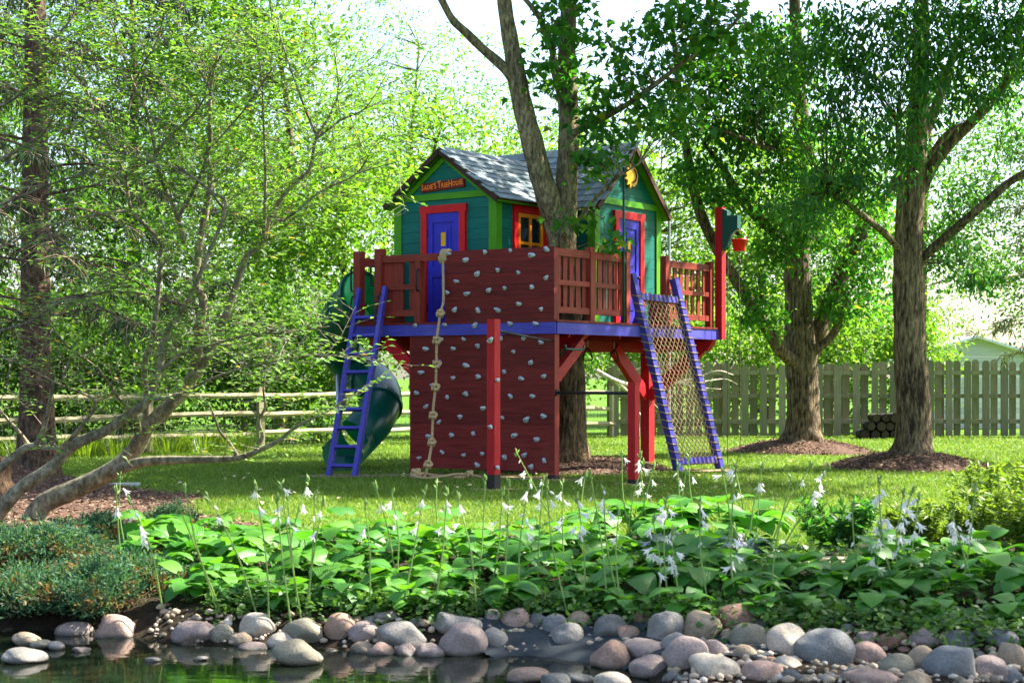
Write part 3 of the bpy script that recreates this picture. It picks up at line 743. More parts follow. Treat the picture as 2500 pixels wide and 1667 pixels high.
for k, (x, y) in enumerate(LOH):
    b, z = on_left_face(750 + x / 3.336, 750 + y / 3.336); put_hold(dp(0, b, min(max(z, .16), 1.8)) + Nl * .006, Nl, cw, k)

# ------------------------------------------------------------------ chin-up bars on their own posts
f1 = at(1205, 1197, 18.43); f1.z = 0
t = thing('bar_post', 'tall red post with grey holds and a high bar in front of the climbing wall', 'post', tuple(f1))
pz = EYE + (VH - 779) / F * 18.43
pm = bar('post', M['red_v'], f1 + Z * .18, f1 + Z * pz, .11, .11, Nr, t); bar('post_foot', M['black'], f1 - Z * .05, f1 + Z * .181, .114, .114, Nr, t)
c0 = dp(.055, .055) + Z * 1.79; MB().tube([f1 + Z * (pz - .13), c0 + (f1 - c0).normalized() * .05], .016, 8).build('bar', M['black'], t, True)
for k, (x, y) in enumerate([(1493, 270), (1552, 593), (1493, 974), (1552, 1305)]):
    p = at(750 + x / 3.336, 750 + y / 3.336, 18.36); put_hold(p + Vector((0, 0, 0)), Vector((-.5, -.86, 0)), t, k, .9)
f2 = at(1547, 1182, 19.42); f2.z = 0
t = thing('bar_post', 'short red post holding the low black bar right of the climbing wall', 'post', tuple(f2))
pz = EYE - (933 - VH) / F * 19.42
bar('post', M['red_v'], f2 + Z * .06, f2 + Z * pz, .105, .105, Nr, t); bar('post_foot', M['black'], f2 - Z * .05, f2 + Z * .061, .11, .11, Nr, t)
zb = EYE - (959 - VH) / F * 19.8; c0 = dp(.055, .055) + Z * zb; d_ = (f2 - c0); d_.z = 0; d_.normalize()
MB().tube([c0 + d_ * .055, Vector((f2.x, f2.y, zb)) - d_ * .05], .019, 8).build('bar', M['black'], t, True)
MB().tube([c0 + d_ * .05, c0 + d_ * .075], .042, 12).build('flange', M['black'], t)

# ------------------------------------------------------------------ small house on the deck (local x along the right gable wall, y along the left gable wall)
HB = Vector((-.2226, 21.7, DK)); HR = math.atan2(.809, .588)
hs = thing('small_house', 'teal wooden house with slate roof and two gables standing on the deck', 'house', tuple(HB), HR)
def hbox(name, mat, x0, x1, y0, y1, z0, z1, parent=hs):
    return MB().box(x0, x1, y0, y1, z0, z1).build(name, mat, parent, local=True)
def hpart(name, mb, mat, parent=hs, smooth=False): return mb.build(name, mat, parent, smooth, local=True)
WT, W1 = 1.74, 1.72
GX0, GX1, GY0 = 1.459, 3.18, -.646
RL, RR = 2.37, 2.57                   # ridge heights
HW = .86
bh = .145
def siding_x(x, y0, y1, face):        # boards on a wall at constant x
    k = 0
    while k * bh < WT:
        z0 = k * bh; z1 = min(WT, z0 + bh) - .003; k += 1; j = random.uniform(0, .003)
        hbox('siding_board', M['teal'], min(x, x + face * (.022 + j)), max(x, x + face * (.022 + j)), y0, y1, z0, z1)
def siding_y(y, x0, x1, face):
    k = 0
    while k * bh < WT:
        z0 = k * bh; z1 = min(WT, z0 + bh) - .003; k += 1; j = random.uniform(0, .003)
        hbox('siding_board', M['teal'], x0, x1, min(y, y + face * (.022 + j)), max(y, y + face * (.022 + j)), z0, z1)
siding_x(0, .0, W1, -1)               # left gable wall
siding_y(0, 0, GX0, -1)               # window wall
siding_x(GX0, GY0, 0, -1)             # flank of the right wing
siding_y(GY0, GX0, GX1, -1)           # right gable wall
siding_x(GX1, GY0, W1, 1)
siding_y(W1, 0, GX1, 1)
def gable(axis, const, c, ridge, face, w=HW):
    k = 0; z = WT
    while z < ridge - .02:
        z1 = min(z + bh - .003, ridge - .01)
        wa = w * (ridge - z) / (ridge - WT); wb = w * (ridge - z1) / (ridge - WT)
        q = [(c - wa, z), (c + wa, z), (c + wb, z1), (c - wb, z1)]
        a, b_ = (const, const + face * .022)
        vs = [((a, t_, zz_) if axis == 'x' else (t_, a, zz_)) for t_, zz_ in q] + [((b_, t_, zz_) if axis == 'x' else (t_, b_, zz_)) for t_, zz_ in q]
        hpart('siding_board', MB().hexa(vs), M['teal']); z += bh
gable('x', 0, HW, RL, -1); gable('y', GY0, GX0 + HW, RR, -1); gable('y', W1, GX0 + HW, RR, 1)
# trims
tw = .085
hbox('corner_trim', M['lime_v'], -.045, -.023, 0 - .045, tw, 0, WT - .001); hbox('corner_trim', M['lime_v'], -.022, tw, -.045, -.027, 0, WT - .001)
hbox('corner_trim', M['lime_v'], -.045, -.023, W1 - tw, W1 + .045, 0, WT - .001)
hbox('corner_trim', M['lime_v'], GX0 - .045, GX0 - .027, GY0 - .045, GY0 + tw, 0, WT - .001); hbox('corner_trim', M['lime_v'], GX0 - .022, GX0 + tw, GY0 - .045, GY0 - .027, 0, WT - .001)
hbox('corner_trim', M['lime_v'], GX1 - tw, GX1 + .045, GY0 - .045, GY0 - .027, 0, WT - .001); hbox('corner_trim', M['lime_v'], GX1 + .027, GX1 + .045, GY0 - .022, GY0 + tw, 0, WT - .001)
hbox('gable_band', M['lime_h'], -.05, -.024, -.05, W1 + .05, WT - .002, WT + .085); hbox('gable_band', M['lime_h'], GX0 - .05, GX1 + .05, GY0 - .05, GY0 - .024, WT - .002, WT + .085)
hbox('eave_band', M['lime_h'], .0, GX0 - .05, -.045, -.027, WT - .09, WT - .002)
# doors: frame, slab with recessed panels, little orange window, hinges
def door(origin, xdir, out, label):
    """origin: bottom corner of the opening; xdir along the wall; out away from it (local)"""
    o = Vector(origin); X_ = Vector(xdir); N_ = Vector(out)
    def bx(a0, a1, z0, z1, d0, d1):
        c = [o + X_ * a + N_ * d + Z * z for z in (z0, z1) for a, d in ((a0, d0), (a1, d0), (a1, d1), (a0, d1))]
        return MB().hexa(c)
    DW, DH, FW = .57, 1.55, .105
    d = hpart('door', bx(0, DW, .02, DH, .028, .040), M['door_blue']); tag(d, label)
    for (a0, a1, z0, z1) in ((0, .095, .02, DH), (DW - .095, DW, .02, DH), (.095, DW - .095, DH - .13, DH), (.095, DW - .095, .02, .16), (.095, DW - .095, .66, .80)):
        hpart('door_rail', bx(a0 + .0008, a1 - .0008, z0 + .0008, z1 - .0008, .0405, .054), M['door_blue'], d)
    for (z0, z1) in ((.24, .58), (.88, 1.36)):
        hpart('door_panel', bx(.16, DW - .16, z0, z1, .0405, .048), M['door_blue'], d)
    hpart('door_window', bx(DW / 2 - .045, DW / 2 + .045, 1.09, 1.28, .0485, .052), M['yellow'], d)
    for (a0, a1, z0, z1) in ((DW / 2 - .075, DW / 2 - .046, 1.05, 1.32), (DW / 2 + .046, DW / 2 + .075, 1.05, 1.32), (DW / 2 - .046, DW / 2 + .046, 1.281, 1.32), (DW / 2 - .046, DW / 2 + .046, 1.05, 1.089)):
        hpart('window_bead', bx(a0, a1, z0, z1, .0485, .06), M['door_blue'], d)
    for z in (.18, 1.22): hpart('hinge', bx(-.012, .012, z, z + .11, .055, .064), M['black'], d)
    hpart('door_knob', MB().lathe([(.0, 0), (.018, .004), (.022, .02), (.012, .034), (0, .036)], 10, Matrix.Translation(o + X_ * (DW - .06) + Z * .72 + N_ * .054) @ N_.to_track_quat('Z', 'Y').to_matrix().to_4x4()), M['black'], d, True)
    for (a0, a1, z0, z1) in ((-FW, -.001, 0, DH + .001), (DW + .001, DW + FW, 0, DH + .001), (-FW - .02, DW + FW + .02, DH + .002, DH + .11)):
        hpart('door_frame', bx(a0, a1, z0, z1, .0235, .072), M['trim_red'])
door((-.0, .58 + .57, 0), (0, -1, 0), (-1, 0, 0), 'blue door with a small yellow window in the left gable wall')
door((GX0 + .57, GY0, 0), (1, 0, 0), (0, -1, 0), 'blue door with a small yellow window in the right gable wall')
# window
w0, w1, wz0, wz1 = .455, 1.05, .72, 1.54
wf = hpart('window', MB().box(w0 - .10, w1 + .10, -.062, -.0255, wz1, wz1 + .11), M['trim_red'])
for (a0, a1, z0, z1) in ((w0 - .10, w0, wz0 - .1, wz1 - .001), (w1, w1 + .10, wz0 - .1, wz1 - .001), (w0 + .001, w1 - .001, wz0 - .1, wz0)):
    hpart('window_trim', MB().box(a0, a1, -.06, -.0255, z0, z1), M['trim_red'], wf)
fw = .055
for (a0, a1, z0, z1) in ((w0 + .001, w0 + fw, wz0 + .001, wz1 - .002), (w1 - fw, w1 - .001, wz0 + .001, wz1 - .002), (w0 + fw, w1 - fw, wz1 - fw, wz1 - .002), (w0 + fw, w1 - fw, wz0 + .001, wz0 + fw), ((w0 + w1) / 2 - .022, (w0 + w1) / 2 + .022, wz0 + fw, wz1 - fw)):
    hpart('sash_bar', MB().box(a0, a1, -.056, -.026, z0, z1), M['orange'], wf)
for (a0, a1) in ((w0 + fw, (w0 + w1) / 2 - .0225), ((w0 + w1) / 2 + .0225, w1 - fw)):
    hpart('sash_bar', MB().box(a0, a1, -.052, -.026, 1.11, 1.15), M['orange'], wf)
    for (z0, z1) in ((wz0 + fw, 1.11), (1.15, wz1 - fw)):
        hpart('pane', MB().box(a0, a1, -.034, -.024, z0, z1), M['glass'], wf)
# roof: slabs, then slate by slate on the two slopes that face the viewer
def slope_slab(p_eave0, p_eave1, p_ridge1, p_ridge0, t0, t1, nrm):
    a = [Vector(p) + Vector(nrm) * t0 for p in (p_eave0, p_eave1, p_ridge1, p_ridge0)]; b = [Vector(p) + Vector(nrm) * t1 for p in (p_eave0, p_eave1, p_ridge1, p_ridge0)]
    return MB().hexa(a + b)
OV = .14
sl = (RL - WT) / HW; sr = (RR - WT) / HW
roof = hpart('roof', slope_slab((-OV, -OV, WT - OV * sl), (2.35, -OV, WT - OV * sl), (2.35, HW, RL), (-OV, HW, RL), .03, .055, Vector((0, -sl, 1)).normalized()), M['brown_edge'])
def slab_pair(e0, e1, r1, r0, n_, with_top=True):
    n_ = Vector(n_).normalized()
    hpart('soffit', slope_slab(e0, e1, r1, r0, .004, .0295, n_), M['lime_h'], roof)
    if with_top: hpart('roof_deck', slope_slab(e0, e1, r1, r0, .03, .055, n_), M['brown_edge'], roof)
slab_pair((-OV, -OV, WT - OV * sl), (2.35, -OV, WT - OV * sl), (2.35, HW, RL), (-OV, HW, RL), (0, -sl, 1), False)
slab_pair((-OV, W1 + OV, WT - OV * sl), (2.35, W1 + OV, WT - OV * sl), (2.35, HW + .001, RL), (-OV, HW + .001, RL), (0, sl, 1))
ya, yb_ = GY0 - OV, W1 + OV; xc = GX0 + HW
slab_pair((GX0 - OV, ya, WT - OV * sr), (GX0 - OV, yb_, WT - OV * sr), (xc, yb_, RR), (xc, ya, RR), (-sr, 0, 1))
slab_pair((GX1 + OV, ya, WT - OV * sr), (GX1 + OV, yb_, WT - OV * sr), (xc + .001, yb_, RR), (xc + .001, ya, RR), (sr, 0, 1))
def shingle(seed):
    rs = random.Random(seed); m = MB(); wd, ln = .172, .205
    j = [rs.uniform(-.006, .006) for _ in range(4)]
    m.hexa([(-wd / 2, 0 + j[0], 0), (wd / 2, 0 + j[1], 0), (wd / 2, ln, -.012), (-wd / 2, ln, -.012), (-wd / 2, 0 + j[0], .014), (wd / 2, 0 + j[1], .014), (wd / 2, ln, 0), (-wd / 2, ln, 0)])
    me = m.mesh('shingle'); me.materials.append(M['slate']); return me
SH = [shingle(k) for k in range(4)]
def lay(eave_pt, along, upslope, nrm, length, slope_len, test):
    along = Vector(along).normalized(); up_ = Vector(upslope).normalized(); n_ = Vector(nrm).normalized()
    rows = int(slope_len / .142) + 1
    for r_ in range(rows):
        x = (-.085 if r_ % 2 else 0) + random.uniform(-.02, .02)
        while x < length:
            p = Vector(eave_pt) + along * (x + .086) + up_ * (r_ * .142) + n_ * (.070 + random.uniform(0, .004))
            if test(p):
                rot = Matrix((along, up_, n_)).transposed().to_4x4() @ Matrix.Rotation(random.uniform(-.015, .015), 4, 'Z')
                if up_.dot(n_.cross(along)) < 0: rot = Matrix((-along, up_, n_)).transposed().to_4x4()
                inst('shingle', random.choice(SH), roof, Matrix.Translation(p) @ rot, world=False)
            x += .172 + .004
zl = lambda y: RL - abs(y - HW) * sl; zr = lambda x: RR - abs(x - xc) * sr
lay((-OV - .01, -OV - .02, WT - OV * sl - .015), (1, 0, 0), (0, 1, sl), (0, -sl, 1), 2.35, (HW + OV) * math.hypot(1, sl), lambda p: zl(p.y) > zr(p.x) - .12)
lay((GX0 - OV - .02, ya - .01, WT - OV * sr - .015), (0, 1, 0), (1, 0, sr), (-sr, 0, 1), yb_ - ya - .1, (HW + OV) * math.hypot(1, sr), lambda p: p.y < 0 or zr(p.x) > zl(p.y) - .12)
for k in range(14):                   # ridge caps
    y = ya + .1 + k * .19
    if y < yb_ - .08: hpart('ridge_cap', MB().hexa([(xc - .09, y - .1, RR - .02), (xc + .09, y - .1, RR - .02), (xc + .09, y + .105, RR - .03), (xc - .09, y + .105, RR - .03), (xc - .012, y - .1, RR + .085), (xc + .012, y - .1, RR + .085), (xc + .012, y + .105, RR + .073), (xc - .012, y + .105, RR + .073)]), M['slate'], roof)
for k in range(10):
    x = -OV + .09 + k * .19
    if x < 1.9: hpart('ridge_cap', MB().hexa([(x - .1, HW - .09, RL - .02), (x - .1, HW + .09, RL - .02), (x + .105, HW + .09, RL - .03), (x + .105, HW - .09, RL - .03), (x - .1, HW - .012, RL + .085), (x - .1, HW + .012, RL + .085), (x + .105, HW + .012, RL + .073), (x + .105, HW - .012, RL + .073)]), M['slate'], roof)
# barge boards on the gable edges
def barge(p, q): hpart('barge_board', MB().beam(p, q, .025, .10, None), M['brown_edge'], roof)
for s in (-1, 1):
    m = MB(); e = Vector((-OV - .0145, HW + s * (HW + OV), WT - OV * sl)); r_ = Vector((-OV - .0145, HW, RL))
    m.beam(e + Z * .03, r_ + Z * .03, .028, .075, Vector((1, 0, 0))); hpart('barge_board', m, M['brown_edge'], roof)
    m = MB(); e = Vector((xc + s * (HW + OV), ya - .0145, WT - OV * sr)); r_ = Vector((xc, ya - .0145, RR))
    m.beam(e + Z * .03, r_ + Z * .03, .028, .075, Vector((0, 1, 0))); hpart('barge_board', m, M['brown_edge'], roof)
    m = MB(); e = Vector((-.036, HW + s * (HW + .02), WT - .075)); r_ = Vector((-.036, HW + s * .0, RL - .062))
    m.beam(e, r_, .02, .07, Vector((1, 0, 0))); hpart('rake_trim', m, M['lime_h'], roof)

# ------------------------------------------------------------------ name sign on the left gable
def hworld(x, y, z): return Matrix.Translation(HB) @ Matrix.Rotation(HR, 4, 'Z') @ Vector((x, y, z))
sg = thing('name_sign', 'small red board with orange letters reading SADIE\'S TREEHOUSE on the left gable', 'sign', tuple(hworld(-.05, .885, 1.87)), HR)
tilt = R(-2.5)
def sgm(y, z):                         # y to the viewer's right along the board, z up
    return Vector((0, -(y * math.cos(tilt) + z * math.sin(tilt)), -y * math.sin(tilt) + z * math.cos(tilt)))
board = MB(); c = [sgm(a, b) for a, b in ((-.385, 0), (.385, 0), (.385, .125), (-.385, .125))]
board.hexa([p + Vector((.024, 0, 0)) for p in c] + [p + Vector((-.001, 0, 0)) for p in c]); board.build('board', M['sign_red'], sg, local=True)
def glyphs(parent):
    txt = [('S', .075, 0), ('A', .062, 0), ('D', .060, 0), ('I', .062, 0), ('E', .064, 0), ("'", .06, .012), ('S', .074, 0), (' ', .05, 0), ('T', .09, 0), ('R', .062, 0), ('E', .058, 0), ('E', .058, 0), ('H', .088, -.004), ('O', .056, .006), ('U', .060, .006), ('S', .062, .006), ('E', .068, .004)]
    dg = bpy.context.evaluated_depsgraph_get(); x = -.362; allv = MB(); rr = random.Random(4)
    objs = []
    for ch, h, dz in txt:
        if ch == ' ': x += .016; continue
        cu = bpy.data.curves.new('glyph', 'FONT'); cu.body = ch; cu.size = h * 1.55; cu.extrude = .004; cu.offset = .0014; cu.resolution_u = 3
        o = bpy.data.objects.new('glyph', cu); col.objects.link(o); objs.append((o, x, dz, h)); 
        dg.update(); ev = o.evaluated_get(dg); me = ev.to_mesh()
        xs_ = [vt.co.x for vt in me.vertices]; wdt = max(xs_) - min(xs_); a = rr.uniform(-.07, .07); sx = .84
        vs = []
        for vt in me.vertices:
            lx = (vt.co.x - min(xs_)) * sx; ly = vt.co.y
            p = sgm(x + lx * math.cos(a) - ly * math.sin(a), .028 + dz + lx * math.sin(a) + ly * math.cos(a)); vs.append(p + Vector((-.0035 + (-vt.co.z), 0, 0)))
        allv.add(vs, [tuple(p.vertices) for p in me.polygons]); ev.to_mesh_clear()
        x += wdt * sx + .009
    for o, *_ in objs:
        cu = o.data; bpy.data.objects.remove(o); bpy.data.curves.remove(cu)
    k = .735 / (x - .009 + .362)            # stretch the line of letters to fill the board
    allv.v = [(p[0], (p[1] - .362) * k + .3675, p[2]) for p in allv.v]
    return allv
glyphs(sg).build('lettering', M['letter'], sg, local=True)

# ------------------------------------------------------------------ sun-and-moon ornament on the right gable
oc = hworld(xc + .02, GY0 - .055, 2.18); sm = thing('sun_ornament', 'yellow wooden sun and moon ornament on the right gable', 'ornament', tuple(oc), HR)
m = MB(); pts = []
for k in range(24):                    # left half: flame rays; right half: smooth crescent back
    th = math.pi / 2 + 2 * math.pi * k / 24
    leftside = math.cos(th) < .1
    r_ = (.19 if k % 2 else .125) if leftside else .155
    pts.append((r_ * math.cos(th), r_ * math.sin(th)))
n_ = len(pts); vs = [(x, 0, z) for x, z in pts] + [(x, -.03, z) for x, z in pts]
m.add(vs + [(0, -.03, 0), (0, 0, 0)], [(k, (k + 1) % n_, n_ + (k + 1) % n_, n_ + k) for k in range(n_)] + [(n_ + k, n_ + (k + 1) % n_, 2 * n_) for k in range(n_)] + [(k, (k + 1) % n_, 2 * n_ + 1) for k in range(n_)])
m.build('sun_disc', M['yellow'], sm, local=True)
m = MB(); q = []
for k in range(13): th = -1.9 + 3.3 * k / 12; q.append((.015 + .105 * math.cos(th), .105 * math.sin(th) + .01))
for k in range(13): th = 1.4 - 3.3 * k / 12; q.append((.045 + .055 * math.cos(th), .075 * math.sin(th) + .01))
n_ = len(q); m.add([(x, -.031, z) for x, z in q] + [(x, -.042, z) for x, z in q], [(k, (k + 1) % n_, n_ + (k + 1) % n_, n_ + k) for k in range(n_)] + [(n_ + k, n_ + k + 1, n_ + n_ - 2 - k, n_ + n_ - 1 - k) for k in range(n_ // 2 - 1)])
m.build('crescent', M['sign_red'], sm, local=True)
# ------------------------------------------------------------------ ladder up to the left opening
gl = at(803, 1161, 21.0); gr = at(866, 1164, 20.9); gl.z = gr.z = 0
tl = at(877, 706, 21.75); tr_ = at(941, 702, 21.6)
ld = thing('ladder', 'purplish blue wooden ladder leaning against the left end of the deck', 'ladder', tuple((gl + gr) / 2))
for g, t_ in ((gl, tl), (gr, tr_)):
    rl = MB().beam(g - (t_ - g).normalized() * .02, t_, .055, .10, gr - gl).build('rail', M['blue_v'], ld)
for k in range(9):
    f_ = .055 + k * .098
    MB().beam(gl.lerp(tl, f_), gr.lerp(tr_, f_), .09, .035, (tl - gl).normalized().cross((gr - gl).normalized())).build('rung', M['blue_h'], ld)
nrm_l = Vector((-.5, -.8, .3)).normalized()
for g, t_ in ((gl, tl), (gr, tr_)):
    handle(g.lerp(t_, .80) + nrm_l * .03, g.lerp(t_, .955) + nrm_l * .03, Vector((-.9, -.3, .2)).normalized(), .013, 'grab_handle', 'black', ld)

# ------------------------------------------------------------------ knotted climbing rope
def twist_rope(mb, pts, r=.019, strands=3, pitch=.11, n=5, sub=5):
    """laid rope: strands wound round the line pts"""
    P = catmull(pts, sub); L = [0]
    for i in range(1, len(P)): L.append(L[-1] + (P[i] - P[i - 1]).length)
    tot = L[-1]; m_ = max(8, int(tot / .014)); Q = []
    j = 0
    for i in range(m_ + 1):
        s = tot * i / m_
        while j < len(L) - 2 and L[j + 1] < s: j += 1
        Q.append(P[j].lerp(P[j + 1], (s - L[j]) / max(1e-6, L[j + 1] - L[j])))
    a = (Q[1] - Q[0]).orthogonal().normalized(); fr = []
    for i in range(len(Q)):
        t = (Q[min(i + 1, m_)] - Q[max(i - 1, 0)]).normalized(); a = (a - t * a.dot(t)).normalized(); fr.append((a.copy(), t.cross(a)))
    for s in range(strands):
        pts2 = [Q[i] + (fr[i][0] * math.cos(tot * i / m_ / pitch * 6.283 + s * 6.283 / strands) + fr[i][1] * math.sin(tot * i / m_ / pitch * 6.283 + s * 6.283 / strands)) * r * .5 for i in range(len(Q))]
        mb.tube(pts2, r * .56, n)
def knot(mb, c, ax, r=.045):
    ax = ax.normalized(); a = ax.orthogonal().normalized(); b = ax.cross(a)
    pts = [c + (a * math.cos(t * 2) + b * math.sin(t * 2)) * r * (1 + .25 * math.cos(3 * t)) * .75 + ax * r * .8 * math.sin(3 * t) for t in np.linspace(0, 6.283, 30)]
    mb.tube(pts, r * .5, 6)
rope_px = [(1110, -60), (1098, 0), (1085, 50), (1065, 180), (1055, 270), (1052, 465), (1045, 650), (1030, 780), (1025, 880), (1020, 1000), (1015, 1100), (1000, 1200), (985, 1280), (950, 1380)]
RY = [20.92, 20.85, 20.8, 20.72, 20.70, 20.69, 20.68, 20.66, 20.62, 20.58, 20.5, 20.4, 20.3, 20.25]
rp = [at(750 + x / 3.336, 750 + y / 3.336, Y) for (x, y), Y in zip(rope_px, RY)]
rp[-1].z = .03
rpz = thing('climbing_rope', 'thick tan knotted rope hanging down the climbing wall to a coil on the grass', 'rope', (rp[-1].x, rp[-1].y, 0))
top = dp(.05, 1.70, RT - .045) + Nl * .01
m = MB(); up = [top + Nl * .05 - Z * .02, top + Nl * .062 - Z * .10] + [rp[0]] + rp[1:]
g0 = rp[-1]
coil = [g0, g0 + Vector((-.08, -.1, 0)), g0 + Vector((-.16, .05, 0)), g0 + Vector((-.02, .12, .02)), g0 + Vector((.18, .02, 0)), g0 + Vector((.40, .0, 0)), g0 + Vector((.58, .08, 0)), g0 + Vector((.42, .16, 0)), g0 + Vector((.2, .12, .01)), g0 + Vector((.0, .02, .05)), g0 + Vector((-.13, -.12, .03)), g0 + Vector((.1, -.14, 0)), g0 + Vector((.45, .02, .045)), g0 + Vector((.72, .10, .0))]
twist_rope(m, up + coil[1:]); m.build('rope', M['rope'], rpz, True)
for i in (2, 4, 5, 6, 8, 10, 12):
    m = MB(); knot(m, rp[i], rp[i + 1] - rp[i - 1] if i + 1 < len(rp) else rp[i] - rp[i - 1]); m.build('knot', M['rope'], rpz, True)
m = MB(); knot(m, g0 + Vector((-.1, 0, .05)), Vector((1, .3, 0)), .055); m.build('knot', M['rope'], rpz, True)
m = MB(); knot(m, g0 + Vector((.58, .06, .04)), Vector((1, .3, 0)), .04); m.build('knot', M['rope'], rpz, True)
m = MB(); pts = []                    # turns round the top rail
for i in range(60):
    th = i / 59 * 6.283 * 5; pts.append(top + Bd * (-.06 + .12 * i / 59) + (Nl * math.cos(th) * .06 + Z * math.sin(th) * .085))
m.tube(pts, .023, 6); m.build('wrapping', M['rope'], rpz, True)

# ------------------------------------------------------------------ cargo net in its blue frame
gl = at(1657, 1153, 21.85); gr = at(1759, 1146, 22.5); gl.z = gr.z = 0
tl = at(1541, 668, 21.75); tr_ = at(1645, 680, 22.45)
cn = thing('cargo_net', 'blue leaning frame strung with a tan diamond rope net at the right opening', 'climbing net', tuple((gl + gr) / 2))
sd = (gr - gl).normalized()
for g, t_ in ((gl, tl), (gr, tr_)):
    MB().beam(g - (t_ - g).normalized() * .02, t_, .085, .105, sd).build('rail', M['blue_v'], cn)
for f_ in (.055, .885):
    MB().beam(gl.lerp(tl, f_) + sd * .05, gr.lerp(tr_, f_) - sd * .05, .06, .085, (tl - gl).normalized().cross(sd)).build('crossbar', M['blue_h'], cn)
def npnt(s, t):                        # s across 0..1, t up 0..1
    f_ = .055 + .83 * t; a = gl.lerp(tl, f_) + sd * .05; b = gr.lerp(tr_, f_) - sd * .05
    p = a.lerp(b, s); sag = math.sin(math.pi * s) * .035 * math.sin(math.pi * t) + math.sin(s * 17 + t * 23) * .006
    return p + Vector((.3, .8, -.3)) * sag
m = MB(); NX, NY = 9, 20
for i in range(NX):
    for sgn in (0, 1):
        pts = []
        for j in range(NY + 1):
            x = i + (((j + sgn) % 2) * 1.0); pts.append(npnt(min(1, x / NX), j / NY))
        m.tube(pts, .0085, 4)
m.build('net', M['net'], cn, True)
kn = MB().lathe([(0, -.013), (.012, -.008), (.014, .004), (0, .013)], 6).mesh('net_knot'); kn.materials.append(M['net'])
for j in range(1, NY):
    for i in range(j % 2, NX + 1, 2):
        inst('net_knot', kn, cn, Matrix.Translation(npnt(i / NX, j / NY)) @ Matrix.Rotation(random.random() * 3, 4, 'Y'))
def wrap_ring(c, axis, u_, v_, hw, hh):
    a = u_ * hw; b = v_ * hh
    return [c + a + b, c + a - b, c - a - b, c - a + b, c + a + b]
up_ = (tl - gl).normalized(); th_ = up_.cross(sd).normalized()
m = MB()
for (g, t_) in ((gl, tl), (gr, tr_)):
    for k in range(22):
        f_ = .07 + .82 * k / 21
        m = MB().tube(wrap_ring(g.lerp(t_, f_) , up_, sd, (th_ + up_ * .35).normalized(), .052, .066), .0085, 4); m.build('lashing', M['net'], cn)
for f_ in (.055, .885):
    for k in range(9):
        c = (gl.lerp(tl, f_) + sd * .09).lerp(gr.lerp(tr_, f_) - sd * .09, k / 8)
        m = MB().tube(wrap_ring(c, sd, up_, th_, .05, .042), .0085, 4); m.build('lashing', M['net'], cn)

# ------------------------------------------------------------------ spiral tube slide
def sp(x, y, Y): return D(x, y, Y)
path = catmull([dp(.47, BL - .04, DK + .45), dp(.47, BL + .22, DK + .42), sp(806, 706, 22.85), sp(777, 745, 23.35), sp(778, 800, 23.9), sp(815, 845, 24.05), sp(858, 878, 23.7), sp(876, 915, 23.15), sp(858, 962, 22.75), sp(824, 1000, 22.6)], 9)
sld = thing('spiral_slide', 'dark green plastic spiral tube slide beside the left end of the deck', 'slide', (path[-1].x, path[-1].y, 0))
def sweep(mb, pts, r, n=22, a0=0, a1=2 * math.pi, closed=True):
    N = len(mb.v); cnt = n if closed else n + 1
    for i, p in enumerate(pts):
        t = (pts[min(i + 1, len(pts) - 1)] - pts[max(i - 1, 0)]).normalized(); a = t.cross(Z).normalized(); b = a.cross(t)
        rr_ = r[i] if hasattr(r, '__len__') else r
        for k in range(cnt):
            th = a0 + (a1 - a0) * k / n; mb.v.append(tuple(p + (a * math.cos(th) + b * math.sin(th)) * rr_))
    for i in range(len(pts) - 1):
        for k in range(n):
            k2 = (k + 1) % cnt if closed else k + 1
            mb.f.append((N + i * cnt + k, N + i * cnt + k2, N + (i + 1) * cnt + k2, N + (i + 1) * cnt + k))
    return mb
rad = [.40 - .10 * min(1, i / 14) for i in range(len(path))]
m = sweep(MB(), path[8:], rad[8:]); tub = m.build('tube', M['slide'], sld, True)
m = sweep(MB(), path[:12], [q - .012 for q in rad[:12]], 22, -math.pi * 1.30, math.pi * .30, False); tag(m.build('tube_inside', M['slide_in'], sld, True), 'bright green inside of the slide mouth')  # top left open so sky light reaches the brightened lining
def ring_at(i, w_=.03, extra=.028, name='flange'):
    t = (path[min(i + 1, len(path) - 1)] - path[max(i - 1, 0)]).normalized()
    pts = [path[i] - t * w_, path[i] - t * w_ * .99, path[i] + t * w_ * .99, path[i] + t * w_]
    fl = sweep(MB(), pts, [rad[i], rad[i] + extra, rad[i] + extra, rad[i]], 28).build(name, M['slide'], sld)
    a = t.cross(Z).normalized(); b = a.cross(t)
    for k in range(16):
        th = 6.283 * k / 16; c = path[i] + (a * math.cos(th) + b * math.sin(th)) * (rad[i] + extra + .001)
        out = (a * math.cos(th) + b * math.sin(th))
        bo = inst('bolt', BOLT2, fl, Matrix.Translation(c) @ out.to_track_quat('Z', 'Y').to_matrix().to_4x4())
BOLT2 = MB().lathe([(.009, -.004), (.009, .005), (0, .007)], 6).mesh('bolt'); BOLT2.materials.append(M['steel'])
for i in (9, 20, 36, 52, 66): ring_at(i)
